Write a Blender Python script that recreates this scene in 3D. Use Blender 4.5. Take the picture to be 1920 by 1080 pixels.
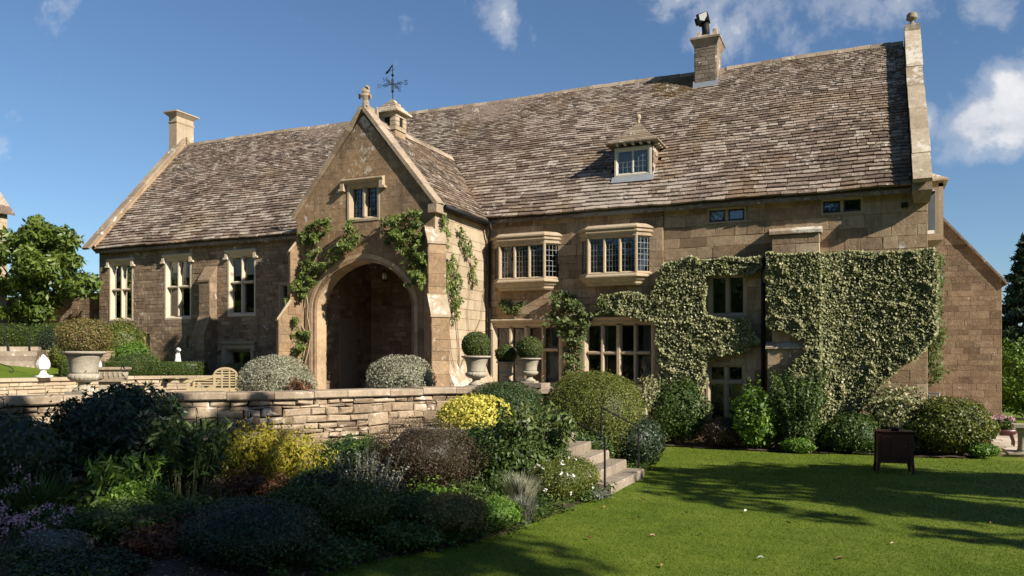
import bpy, math, random
import numpy as np
from mathutils import Matrix, Vector
from mathutils.geometry import tessellate_polygon
import mathutils.noise as mnoise

rnd = random.Random(7)
for o in list(bpy.data.objects):
    bpy.data.objects.remove(o)
scene = bpy.context.scene
COL = scene.collection
R = math.radians

# ------------------------------------------------------------------ camera, sun, sky, exposure
CAMP = Vector((0, -22, 2.25))
cam = bpy.data.cameras.new('camera')
co = bpy.data.objects.new('camera', cam)
COL.objects.link(co)
co.location = CAMP
co.rotation_euler = (R(90), 0, .412)
cam.sensor_width = 36
cam.lens = 36 * 1507.5 / 1920
cam.shift_y = 136 / 1920
cam.clip_end = 3000
scene.camera = co

SUN = Vector((3.4, -1.0, 2.2)).normalized()
sl = bpy.data.lights.new('sun', 'SUN')
sl.energy = 5.0
sl.angle = R(.55)
sl.color = (1, .91, .79)
so = bpy.data.objects.new('sun', sl)
COL.objects.link(so)
so.location = (30, -40, 40)
so.rotation_euler = SUN.to_track_quat('Z', 'Y').to_euler()

scene.view_settings.view_transform = 'Standard'
scene.view_settings.look = 'None'
scene.view_settings.gamma = 1
scene.view_settings.use_curve_mapping = False
scene.view_settings.exposure = .95
scene.cycles.max_bounces = 6
scene.cycles.diffuse_bounces = 3
scene.cycles.glossy_bounces = 3
scene.cycles.transparent_max_bounces = 8
scene.cycles.use_denoising = True


class NT:
    """small helper round a node tree"""

    def __init__(s, tree):
        s.t = tree

    def n(s, typ, **kw):
        nd = s.t.nodes.new(typ)
        for k, v in kw.items():
            if k.startswith('_'):
                setattr(nd, k[1:], v)
                continue
            key = int(k[1:]) if k[0] == 'i' and k[1:].isdigit() else k.replace('__', ' ')
            sock = nd.inputs[key]
            if isinstance(v, bpy.types.NodeSocket):
                s.t.links.new(v, sock)
            else:
                if isinstance(v, tuple) and len(v) == 3 and sock.type == 'RGBA':
                    v = v + (1,)
                sock.default_value = v
        return nd

    def noise(s, vec, scale, detail=4, rough=.55, dist=0.):
        return s.n('ShaderNodeTexNoise', Vector=vec, Scale=scale, Detail=detail, Roughness=rough, Distortion=dist).outputs['Fac']

    def ramp(s, fac, stops, mode='LINEAR'):
        nd = s.n('ShaderNodeValToRGB', Fac=fac)
        cr = nd.color_ramp
        cr.interpolation = mode
        while len(cr.elements) < len(stops):
            cr.elements.new(.5)
        for e, (p, c) in zip(cr.elements, stops):
            e.position = p
            e.color = (c, c, c, 1) if not isinstance(c, tuple) else c + (1,)
        return nd.outputs['Color']

    def mix(s, fac, a, b, blend='MIX'):
        nd = s.n('ShaderNodeMix', _data_type='RGBA', _blend_type=blend)
        for i, v in ((0, fac), (6, a), (7, b)):
            if isinstance(v, bpy.types.NodeSocket):
                s.t.links.new(v, nd.inputs[i])
            else:
                nd.inputs[i].default_value = v if i == 0 else tuple(v) + (1,)
        return nd.outputs[2]

    def math(s, op, a, b=0., c=0., clamp=False):
        nd = s.n('ShaderNodeMath', _operation=op, _use_clamp=clamp)
        for i, v in enumerate((a, b, c)):
            if isinstance(v, bpy.types.NodeSocket):
                s.t.links.new(v, nd.inputs[i])
            else:
                nd.inputs[i].default_value = v
        return nd.outputs[0]


# sky: one Nishita sky with clouds
w = bpy.data.worlds.new('World')
scene.world = w
w.use_nodes = True
nt = NT(w.node_tree)
w.node_tree.nodes.clear()
tc = nt.n('ShaderNodeTexCoord').outputs['Generated']
sky = nt.n('ShaderNodeTexSky', _sky_type='NISHITA', _sun_disc=False, _sun_elevation=math.asin(SUN.z),
           _sun_rotation=math.atan2(SUN.x, SUN.y), _air_density=1.0, _dust_density=.35, _ozone_density=2.4, _altitude=100.)
big = nt.noise(tc, 6.5, 10, .6, .35)
fine = nt.noise(tc, 17., 6, .6, .3)
tex = nt.math('ADD', nt.math('MULTIPLY', big, .75), nt.math('MULTIPLY', fine, .25))


def puff(c, r, amp):
    d = nt.n('ShaderNodeVectorMath', _operation='DISTANCE')
    nt.t.links.new(tc, d.inputs[0])
    d.inputs[1].default_value = c
    return nt.math('MULTIPLY', nt.math('SUBTRACT', 1., nt.math('DIVIDE', d.outputs['Value'], r), clamp=True), amp)


PUFFS = [((.100, .958, .250), .07, .92), ((.150, .951, .258), .075, 1.05), ((.06, .965, .255), .05, .8), ((-.374, .84, .394), .06, .78), ((-.15, .91, .41), .2, .5), ((-.02, .92, .40), .18, .44), ((-.08, .93, .36), .1, .4),
         ((.13, .915, .385), .09, .5), ((-.26, .9, .338), .08, .35), ((-.55, .7, .36), .2, .2), ((.6, .75, .3), .3, .6), ((-.8, .2, .45), .3, .3), ((.2, -.9, .4), .4, .6), ((.75, -.5, .55), .3, .4)]
tot = None
for c, r_, a_ in PUFFS:
    c = Vector(c).normalized()
    p_ = puff(c, r_, a_)
    tot = p_ if tot is None else nt.math('MAXIMUM', tot, p_)
dens = nt.math('ADD', nt.math('MULTIPLY', nt.math('SUBTRACT', tex, .5), 4.4), nt.math('SUBTRACT', nt.math('MULTIPLY', tot, 1.5), .45))
cl = nt.math('MULTIPLY', nt.ramp(dens, [(.02, 0.), (.4, .34), (.8, 1.)], 'EASE'), .92)
ccol = nt.mix(nt.ramp(fine, [(.3, 0.), (.7, 1.)]), (5.2, 5.5, 6.2), (9.2, 9.1, 9.0))
skc = nt.mix(1.0, sky.outputs['Color'], (.82, .96, 1.08), 'MULTIPLY')
bg = nt.n('ShaderNodeBackground', Color=nt.mix(cl, skc, ccol), Strength=.056)
nt.t.links.new(bg.outputs[0], nt.n('ShaderNodeOutputWorld').inputs[0])


# ------------------------------------------------------------------ materials
def newmat(name):
    m = bpy.data.materials.new(name)
    m.use_nodes = True
    t = NT(m.node_tree)
    m.node_tree.nodes.clear()
    out = t.n('ShaderNodeOutputMaterial')
    return m, t, out


def pos(t):
    return t.n('ShaderNodeNewGeometry').outputs['Position']


def tint(t):
    return t.n('ShaderNodeAttribute', _attribute_name='tint').outputs['Fac']


def stone(name, stops, lichen=.0, lich_col=(.62, .6, .54), lich_scale=5., dark=.35, rough=.92, bump=.5, tintamt=.5, dark_col=(.07, .055, .04), warm=None, bscale=35., fine_lich=.5, tl=0., streak=0.):
    m, t, out = newmat(name)
    P = pos(t)
    ti = tint(t)
    n1 = t.noise(P, 1.1, 5, .6)
    n2 = t.noise(P, 9., 6, .65)
    n3 = t.noise(P, 3.4, 4, .6)
    fac = t.math('ADD', t.math('MULTIPLY', n1, .35), t.math('ADD', t.math('ADD', t.math('MULTIPLY', n2, .4), t.math('MULTIPLY', n3, .25)), t.math('MULTIPLY', t.math('SUBTRACT', ti, .5), tintamt)))
    c = t.ramp(fac, [(.3, stops[0]), (.5, stops[1]), (.72, stops[2])])
    if warm:
        wf = t.ramp(t.noise(P, .55, 3, .5), [(.52, 0.), (.68, 1.)])
        c = t.mix(t.math('MULTIPLY', wf, .55), c, warm)
    if dark:
        df = t.ramp(t.math('ADD', t.math('MULTIPLY', t.noise(P, .8, 6, .7, .6), .7), t.math('MULTIPLY', t.noise(P, 14., 4, .7), .3)), [(.47, 0.), (.64, 1.)])
        c = t.mix(t.math('MULTIPLY', df, dark), c, dark_col)
    if streak:
        mv = t.n('ShaderNodeVectorMath', _operation='MULTIPLY')
        t.t.links.new(P, mv.inputs[0])
        mv.inputs[1].default_value = (5., 5., .45)
        sf = t.ramp(t.noise(mv.outputs[0], 1., 5, .65, .3), [(.52, 0.), (.7, 1.)])
        c = t.mix(t.math('MULTIPLY', sf, streak), c, dark_col)
    if lichen:
        lf = t.math('ADD', t.math('MULTIPLY', t.noise(P, lich_scale, 7, .68, .4), .6), t.math('MULTIPLY', t.noise(P, lich_scale * .22, 3, .5), .4))
        th = .62 - lichen * .13
        lf = t.ramp(lf, [(th, 0.), (th + .05, 1.)])
        sp = t.ramp(t.noise(P, 26., 3, .6), [(.63, 0.), (.68, 1.)])
        lf = t.math('MAXIMUM', lf, t.math('MULTIPLY', sp, fine_lich))
        if tl:
            q = t.math('ADD', t.math('MULTIPLY', ti, .3), t.math('ADD', t.math('MULTIPLY', t.noise(P, 20., 5, .7), 1.0), t.math('MULTIPLY', t.noise(P, .7, 3, .6), .45)))
            def spot(ctr, rad):
                d = t.n('ShaderNodeVectorMath', _operation='DISTANCE')
                t.t.links.new(P, d.inputs[0])
                d.inputs[1].default_value = ctr
                return t.math('SUBTRACT', 1., t.math('DIVIDE', d.outputs['Value'], rad), clamp=True)
            for ctr, rad, am in (((-6.6, .1, 6.9), 1.7, .32), ((-4.9, .3, 7.1), 1.3, .22), ((-9., 1., 7.8), 2.2, .12), ((-8.2, 3.9, 11.2), 3., .14), ((-22, .2, 7.), 3., .1)):
                q = t.math('ADD', q, t.math('MULTIPLY', spot(ctr, rad), am))
            moss = t.math('MULTIPLY', t.ramp(t.math('ADD', spot((-5.4, 4.0, 11.2), 1.5), t.math('MULTIPLY', t.noise(P, 9., 4, .7), .6)), [(.55, 0.), (.75, 1.)]), .75)
            c = t.mix(moss, c, t.mix(t.noise(P, 5., 3, .6), (.02, .017, .012), (.2, .115, .03)))
            lf = t.math('MAXIMUM', lf, t.math('MULTIPLY', t.ramp(q, [(.975, 0.), (1.05, 1.)]), tl))
        c = t.mix(t.math('MULTIPLY', lf, .8), c, lich_col)
    b = t.n('ShaderNodeBsdfPrincipled', Base__Color=c, Roughness=rough)
    b.inputs['Specular IOR Level'].default_value = .25
    h = t.math('ADD', t.math('MULTIPLY', t.noise(P, bscale, 6, .7), .7), t.math('MULTIPLY', t.noise(P, bscale * .2, 4, .6), .6))
    bp = t.n('ShaderNodeBump', Strength=bump, Distance=.02, Height=h)
    t.t.links.new(bp.outputs[0], b.inputs['Normal'])
    t.t.links.new(b.outputs[0], out.inputs[0])
    return m


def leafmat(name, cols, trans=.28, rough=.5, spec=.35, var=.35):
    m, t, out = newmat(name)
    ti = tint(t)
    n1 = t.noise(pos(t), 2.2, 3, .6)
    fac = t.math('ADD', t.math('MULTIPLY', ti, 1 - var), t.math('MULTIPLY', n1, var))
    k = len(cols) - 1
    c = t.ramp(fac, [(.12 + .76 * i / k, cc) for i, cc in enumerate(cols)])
    b = t.n('ShaderNodeBsdfPrincipled', Base__Color=c, Roughness=rough)
    b.inputs['Specular IOR Level'].default_value = spec
    tr = t.n('ShaderNodeBsdfTranslucent', Color=t.mix(1., c, (1.1, 1.15, .6), 'MULTIPLY'))
    mx = t.n('ShaderNodeMixShader', Fac=trans)
    t.t.links.new(b.outputs[0], mx.inputs[1])
    t.t.links.new(tr.outputs[0], mx.inputs[2])
    t.t.links.new(mx.outputs[0], out.inputs[0])
    return m


def plain(name, col, rough=.6, metal=0., spec=.4, vary=.25, scale=20., bump=0.):
    m, t, out = newmat(name)
    P = pos(t)
    n1 = t.noise(P, scale, 4, .6)
    c = t.mix(n1, tuple(x * (1 - vary) for x in col), tuple(min(1, x * (1 + vary)) for x in col))
    b = t.n('ShaderNodeBsdfPrincipled', Base__Color=c, Roughness=rough, Metallic=metal)
    b.inputs['Specular IOR Level'].default_value = spec
    if bump:
        bp = t.n('ShaderNodeBump', Strength=bump, Distance=.01, Height=t.noise(P, scale * 2, 4, .6))
        t.t.links.new(bp.outputs[0], b.inputs['Normal'])
    t.t.links.new(b.outputs[0], out.inputs[0])
    return m


def glassmat(name, tintc=(.75, .78, .8), refl=1.5, wav=.12, add=.04):
    m, t, out = newmat(name)
    P = pos(t)
    bp = t.n('ShaderNodeBump', Strength=wav, Distance=.02, Height=t.noise(P, 5., 2, .5))
    fr = t.n('ShaderNodeFresnel', IOR=refl)
    gl = t.n('ShaderNodeBsdfGlossy', Roughness=.03)
    t.t.links.new(bp.outputs[0], gl.inputs['Normal'])
    tr = t.n('ShaderNodeBsdfTransparent', Color=tintc)
    mx = t.n('ShaderNodeMixShader', Fac=t.math('ADD', fr.outputs[0], add, clamp=True))
    t.t.links.new(tr.outputs[0], mx.inputs[1])
    t.t.links.new(gl.outputs[0], mx.inputs[2])
    t.t.links.new(mx.outputs[0], out.inputs[0])
    return m


MAT = {}
MAT['ash'] = stone('ashlar_stone', [(.18, .122, .072), (.305, .218, .134), (.45, .35, .235)], lichen=.14, dark=.5, tintamt=.55, warm=(.3, .18, .085), fine_lich=.3, bump=.9, streak=.38)
MAT['rub'] = stone('rubble_stone', [(.145, .098, .06), (.235, .165, .105), (.35, .26, .175)], lichen=.2, dark=.62, tintamt=.45, bump=1., fine_lich=.4, warm=(.25, .175, .11), streak=.3)
MAT['por'] = stone('porch_stone', [(.16, .10, .054), (.265, .176, .1), (.37, .262, .16)], lichen=.36, dark=.66, tintamt=.26, lich_col=(.5, .46, .38), bump=.9, warm=(.34, .2, .09), streak=.42)
MAT['mor'] = stone('lime_mortar', [(.2, .137, .08), (.295, .207, .125), (.4, .3, .195)], dark=.5, tintamt=0)
MAT['dre'] = stone('dressed_stone', streak=.25, stops=[(.255, .195, .13), (.345, .277, .19), (.43, .357, .258)], dark=.25, dark_col=(.2, .14, .08), tintamt=.3, bump=.3, lichen=.05, fine_lich=.2)
MAT['chim'] = stone('chimney_stone', [(.11, .085, .062), (.18, .143, .106), (.28, .232, .18)], lichen=.4, dark=.6, tintamt=.5, bump=.9)
MAT['vou'] = stone('voussoir_stone', [(.25, .17, .095), (.37, .265, .16), (.47, .355, .23)], lichen=.2, dark=.35, tintamt=.4, bump=.6)
MAT['pale'] = stone('pale_limestone', [(.4, .33, .235), (.5, .42, .31), (.58, .5, .385)], dark=.15, dark_col=(.3, .22, .14), tintamt=.2, bump=.2)
MAT['dry'] = stone('drystone', [(.15, .108, .07), (.27, .205, .135), (.42, .335, .24)], lichen=.5, lich_col=(.62, .56, .47), dark=.55, tintamt=.6, bump=.8, lich_scale=3.5)
MAT['cop'] = stone('coping_stone', [(.17, .127, .085), (.27, .21, .145), (.38, .305, .22)], lichen=.3, lich_scale=9., dark=.5, tintamt=.3, bump=.8)
MAT['lic'] = stone('lichened_stone', [(.22, .165, .11), (.33, .26, .18), (.45, .38, .28)], lichen=.8, lich_col=(.56, .52, .44), dark=.35, tintamt=.3, bump=.8)
MAT['tile'] = stone('stone_tile', [(.10, .072, .054), (.178, .13, .096), (.275, .212, .16)], lichen=.42, lich_col=(.52, .47, .40), lich_scale=9., dark=.5, tintamt=.42, bump=1., fine_lich=.8, tl=.44, warm=(.2, .125, .06))
MAT['urn'] = stone('urn_stone', [(.2, .175, .13), (.31, .275, .21), (.43, .39, .31)], lichen=.3, dark=.35, tintamt=.1, bump=.6, dark_col=(.08, .08, .06))
MAT['step'] = stone('step_stone', [(.15, .12, .085), (.24, .195, .145), (.34, .285, .215)], lichen=.28, dark=.4, tintamt=.3, bump=.6)
MAT['pave'] = stone('paving_stone', [(.27, .22, .16), (.38, .32, .25), (.5, .44, .35)], lichen=.1, dark=.3, tintamt=.6)
MAT['wht'] = stone('white_stone', [(.62, .6, .56), (.74, .72, .68), (.8, .79, .76)], dark=.15, tintamt=0, bump=.2)
MAT['iron'] = plain('black_iron', (.01, .01, .011), .6, 0., .2)
MAT['lead'] = plain('lead_sheet', (.28, .3, .32), .5, .3, .4, .3, 6.)
MAT['came'] = plain('lead_came', (.16, .165, .17), .5)
MAT['darkcame'] = plain('dark_came', (.03, .03, .03), .5)
MAT['steel'] = plain('bright_steel', (.7, .7, .72), .25, .9)
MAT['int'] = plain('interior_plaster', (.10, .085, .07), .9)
MAT['blind_or_sheen'] = plain('blind_cloth', (.5, .5, .48), .9, vary=.1)
MAT['teak'] = plain('weathered_teak', (.37, .30, .17), .7, vary=.3, scale=30, bump=.2)
MAT['mahog'] = plain('dark_mahogany', (.055, .012, .009), .4, spec=.5, vary=.4, scale=14)
MAT['soil'] = plain('garden_soil', (.055, .034, .022), .95, vary=.6, scale=18, bump=1.)
MAT['wood'] = plain('painted_timber', (.42, .40, .33), .6)
MAT['oak'] = plain('grey_oak', (.2, .16, .11), .8, vary=.4)
MAT['bark'] = plain('bark', (.1, .075, .055), .9, vary=.4, bump=.8)
MAT['stem'] = plain('woody_stem', (.24, .18, .12), .85, vary=.4)
MAT['gstem'] = plain('green_stem', (.07, .07, .03), .8, vary=.4)
MAT['gls'] = glassmat('window_glass', (.75, .78, .8), 1.4, .25)
MAT['glsd'] = glassmat('dark_still_glass', (.85, .87, .88), 1.3, .02, .01)
MAT['glsb'] = glassmat('bright_glass', (.6, .63, .66), 1.9, .2)
MAT['white'] = plain('white_paint_or_glare', (.75, .74, .7), .5, vary=.05)

MAT['ivy'] = leafmat('variegated_leaf', [(.05, .07, .024), (.15, .165, .068), (.28, .28, .135), (.44, .42, .24)], .2)
MAT['ivyg'] = leafmat('green_climber_leaf', [(.025, .045, .01), (.07, .105, .025), (.15, .18, .05)])
MAT['wis'] = leafmat('wisteria_leaf', [(.04, .07, .012), (.095, .14, .025), (.2, .235, .05)], .35)
MAT['box'] = leafmat('box_leaf', [(.025, .045, .008), (.06, .085, .015), (.11, .13, .03)], .2)
MAT['boxb'] = leafmat('browned_box_leaf', [(.06, .075, .018), (.14, .12, .035), (.25, .16, .06)], .2)
MAT['yew'] = leafmat('dark_hedge_leaf', [(.015, .03, .008), (.035, .06, .014), (.065, .1, .025)], .15)
MAT['priv'] = leafmat('olive_hedge_leaf', [(.035, .05, .008), (.1, .12, .018), (.2, .205, .035)], .2)
MAT['yel'] = leafmat('yellow_leaf', [(.30, .28, .04), (.52, .46, .07), (.66, .6, .16)], .25)
MAT['acer'] = leafmat('golden_leaf', [(.12, .13, .012), (.3, .26, .02), (.47, .38, .055)], .35)
MAT['grn'] = leafmat('green_leaf', [(.022, .045, .008), (.055, .095, .018), (.11, .16, .035)])
MAT['brt'] = leafmat('bright_leaf', [(.04, .09, .01), (.1, .19, .02), (.2, .3, .05)], .35)
MAT['dk'] = leafmat('deep_green_leaf', [(.01, .02, .007), (.022, .042, .014), (.045, .075, .022)], .2, spec=.5)
MAT['sil'] = leafmat('silver_leaf', [(.12, .125, .075), (.24, .24, .165), (.4, .39, .29)], .15)
MAT['gry'] = leafmat('grey_leaf', [(.06, .065, .05), (.12, .125, .1), (.2, .205, .165)], .15)
MAT['brn'] = leafmat('bronze_leaf', [(.025, .02, .011), (.055, .038, .02), (.1, .068, .036)], .2)
MAT['red'] = leafmat('red_leaf', [(.06, .02, .014), (.12, .045, .02), (.17, .085, .03)], .25)
MAT['tre'] = leafmat('tree_leaf', [(.03, .055, .008), (.085, .13, .02), (.2, .24, .05)], .3, rough=.4)
MAT['pin'] = leafmat('pine_needle', [(.012, .022, .008), (.03, .045, .014), (.06, .08, .025)], .1)
MAT['pnk'] = leafmat('pink_petal', [(.45, .2, .3), (.55, .3, .42), (.7, .5, .6)], .2)
MAT['wfl'] = leafmat('white_petal', [(.7, .7, .68), (.75, .75, .72), (.8, .8, .78)], .2)
MAT['fall'] = leafmat('fallen_leaf', [(.12, .06, .02), (.22, .13, .05), (.3, .24, .12)], .1)
MAT['fallp'] = leafmat('fallen_pale_leaf', [(.4, .42, .3), (.45, .46, .36), (.5, .5, .42)], .1)


def grass_material(name, blade):
    m, t, out = newmat(name)
    P = pos(t)
    n1 = t.math('ADD', t.math('MULTIPLY', t.noise(P, .4, 4, .6), .55), t.math('MULTIPLY', t.noise(P, 1.6, 4, .6), .45))
    n2 = t.noise(P, 6., 5, .7)
    n3 = t.noise(P, 60., 3, .7)
    f = t.math('ADD', t.math('MULTIPLY', n1, .6), t.math('ADD', t.math('MULTIPLY', n2, .22), t.math('MULTIPLY', n3, .18)))
    if blade:
        f = t.math('ADD', t.math('MULTIPLY', f, .75), t.math('MULTIPLY', tint(t), .25))
    c = t.ramp(f, [(.36, (.055, .09, .007)), (.5, (.092, .132, .012)), (.66, (.145, .172, .024))])
    b = t.n('ShaderNodeBsdfPrincipled', Base__Color=c, Roughness=.75)
    b.inputs['Specular IOR Level'].default_value = .15
    if not blade:
        bp = t.n('ShaderNodeBump', Strength=.35, Distance=.02, Height=t.math('ADD', n3, n2))
        t.t.links.new(bp.outputs[0], b.inputs['Normal'])
        t.t.links.new(b.outputs[0], out.inputs[0])
    else:
        tr = t.n('ShaderNodeBsdfTranslucent', Color=c)
        mx = t.n('ShaderNodeMixShader', Fac=.25)
        t.t.links.new(b.outputs[0], mx.inputs[1])
        t.t.links.new(tr.outputs[0], mx.inputs[2])
        t.t.links.new(mx.outputs[0], out.inputs[0])
    return m


MAT['lawn'] = grass_material('lawn_grass', False)
MAT['blade'] = grass_material('grass_blade', True)


# ------------------------------------------------------------------ mesh helpers
def tag(o, label=None, cat=None, group=None, kind=None):
    for k, v in (('label', label), ('category', cat), ('group', group), ('kind', kind)):
        if v:
            o[k] = v
    return o


def link(name, data, parent=None):
    o = bpy.data.objects.new(name, data)
    COL.objects.link(o)
    if parent is not None:
        o.parent = parent
    return o


def thing(name, label, cat, loc=(0, 0, 0), rz=0, group=None):
    o = link(name, None)
    o.empty_display_size = .1
    o.location = loc
    o.rotation_euler = (0, 0, rz)
    return tag(o, label, cat, group)


class MB:
    def __init__(s):
        s.v, s.f, s.t = [], [], []

    def add(s, vs, fs, t=.5):
        b = len(s.v)
        s.v += [tuple(v) for v in vs]
        s.t += [t] * len(vs)
        s.f += [tuple(b + i for i in f) for f in fs]
        return s

    def box(s, x0, x1, y0, y1, z0, z1, t=.5, M=None):
        vs = [(x, y, z) for z in (z0, z1) for y in (y0, y1) for x in (x0, x1)]
        if M is not None:
            vs = [M @ Vector(v) for v in vs]
        return s.add(vs, [(0, 2, 3, 1), (4, 5, 7, 6), (0, 1, 5, 4), (2, 6, 7, 3), (0, 4, 6, 2), (1, 3, 7, 5)], t)

    def loft(s, loops, caps=True, closed=True, t=.5):
        n = len(loops[0])
        vs = [p for l in loops for p in l]
        fs = []
        for i in range(len(loops) - 1):
            for j in range(n if closed else n - 1):
                k = (j + 1) % n
                fs.append((i * n + j, i * n + k, (i + 1) * n + k, (i + 1) * n + j))
        if caps:
            fs.append(tuple(range(n - 1, -1, -1)))
            fs.append(tuple((len(loops) - 1) * n + j for j in range(n)))
        return s.add(vs, fs, t)

    def prism(s, poly, z0, z1, t=.5):
        """vertical prism over any simple polygon"""
        n = len(poly)
        tris = tessellate_polygon([[Vector((p[0], p[1], 0)) for p in poly]])
        vs = [(p[0], p[1], z0) for p in poly] + [(p[0], p[1], z1) for p in poly]
        fs = [tuple(i + n for i in tr) for tr in tris] + [tuple(reversed(tr)) for tr in tris]
        fs += [(i, (i + 1) % n, (i + 1) % n + n, i + n) for i in range(n)]
        return s.add(vs, fs, t)

    def tube(s, path, r, n=6, t=.5, cap=True):
        path = [Vector(p) for p in path]
        loops = []
        for i, p in enumerate(path):
            d = (path[min(i + 1, len(path) - 1)] - path[max(i - 1, 0)]).normalized()
            a = d.orthogonal().normalized() if abs(d.z) > .9 else d.cross(Vector((0, 0, 1))).normalized()
            if abs(d.z) > .9:
                a = (Vector((1, 0, 0)) - d * d.x).normalized()
            b = d.cross(a)
            rr = r[i] if isinstance(r, (list, tuple)) else r
            loops.append([p + a * (rr * math.cos(2 * math.pi * k / n)) + b * (rr * math.sin(2 * math.pi * k / n)) for k in range(n)])
        return s.loft(loops, cap, True, t)

    def lathe(s, prof, c=(0, 0, 0), n=24, flute=0, fz=(0, 0), fa=.04, t=.5):
        loops = []
        for r, z in prof:
            l = []
            for k in range(n):
                a = 2 * math.pi * k / n
                q = r * (1 + fa * math.cos(flute * a)) if flute and fz[0] <= z <= fz[1] else r
                l.append((c[0] + q * math.cos(a), c[1] + q * math.sin(a), c[2] + z))
            loops.append(l)
        return s.loft(loops, True, True, t)

    def build(s, name, mat, parent=None, smooth=False, M=None, loc=None):
        me = bpy.data.meshes.new(name)
        vs = s.v if M is None else [M @ Vector(v) for v in s.v]
        me.from_pydata([tuple(v) for v in vs], [], s.f)
        me.materials.append(MAT[mat])
        at = me.attributes.new('tint', 'FLOAT', 'POINT')
        at.data.foreach_set('value', s.t)
        if smooth:
            me.polygons.foreach_set('use_smooth', [True] * len(me.polygons))
        o = link(name, me, parent)
        if loc is not None:
            o.location = loc
        return o


def npbuild(name, V, F, T, mat, parent=None, smooth=False):
    """fast mesh from numpy: V n x 3, F m x k, T n"""
    me = bpy.data.meshes.new(name)
    V = np.ascontiguousarray(V, dtype=np.float32)
    F = np.ascontiguousarray(F, dtype=np.int32)
    m, k = F.shape
    me.vertices.add(len(V))
    me.vertices.foreach_set('co', V.ravel())
    me.loops.add(m * k)
    me.loops.foreach_set('vertex_index', F.ravel())
    me.polygons.add(m)
    me.polygons.foreach_set('loop_start', np.arange(0, m * k, k, dtype=np.int32))
    at = me.attributes.new('tint', 'FLOAT', 'POINT')
    at.data.foreach_set('value', np.ascontiguousarray(T, dtype=np.float32))
    me.update(calc_edges=True)
    me.materials.append(MAT[mat])
    return link(name, me, parent)


rng = np.random.default_rng(11)


def unit(a):
    return a / np.maximum(np.linalg.norm(a, axis=1, keepdims=True), 1e-9)


def leaves(P, N, size, aspect=.5, spread=.7, droop=.2, tints=None, sizevar=.35, out=.3):
    """diamond leaves folded along the midrib at points P with rough normals N"""
    n = len(P)
    nn = unit(N + rng.normal(0, spread, (n, 3)) + np.array([0, 0, .25]))
    d = rng.normal(0, 1, (n, 3)) + N * out + np.array([0, 0, -droop])
    d = unit(d - nn * (d * nn).sum(1, keepdims=True))
    s = np.cross(nn, d)
    L = (size * (1 + sizevar * rng.uniform(-1, 1, n)))[:, None]
    Wd = L * aspect * .5
    base = P - d * L * .3
    V = np.empty((n, 4, 3))
    V[:, 0] = base
    V[:, 1] = base + d * L * .5 + s * Wd - nn * Wd * .35
    V[:, 2] = base + d * L - nn * L * .12
    V[:, 3] = base + d * L * .5 - s * Wd - nn * Wd * .35
    i = np.arange(n)[:, None] * 4
    F = np.concatenate([i + np.array([[0, 1, 2]]), i + np.array([[0, 2, 3]])])
    if tints is None:
        tints = rng.uniform(0, 1, n)
    return V.reshape(-1, 3), F, np.repeat(tints, 4)


def lumps(D, k, amp, seed):
    """smooth lumpy field over directions or points D"""
    r = np.random.default_rng(seed)
    f = np.zeros(len(D))
    for j in range(7):
        w_ = r.normal(0, k * (1 + .35 * j), 3)
        f += np.sin(D @ w_ + r.uniform(0, 6.28)) / (1 + .4 * j)
    return amp * f / 2.6


def core_mesh(fn, nu=18, nv=10):
    """closed inner body of a bush: fn maps unit directions to points"""
    D = []
    for j in range(nv + 1):
        th = math.pi * j / nv
        for i in range(nu):
            a = 2 * math.pi * i / nu
            D.append((math.sin(th) * math.cos(a), math.sin(th) * math.sin(a), math.cos(th)))
    V = fn(np.array(D))
    F = []
    for j in range(nv):
        for i in range(nu):
            k = (i + 1) % nu
            a, b, c, d = j * nu + i, j * nu + k, (j + 1) * nu + k, (j + 1) * nu + i
            F += [(a, d, c), (a, c, b)]
    return V, np.array(F), np.full(len(V), .08)  # body tinted at the dark end, painting in the bush's inner shade


def cat(parts):
    V, F, T, b = [], [], [], 0
    for v, f, t in parts:
        V.append(v)
        F.append(f + b)
        T.append(t)
        b += len(v)
    return np.concatenate(V), np.concatenate(F), np.concatenate(T)


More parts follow.
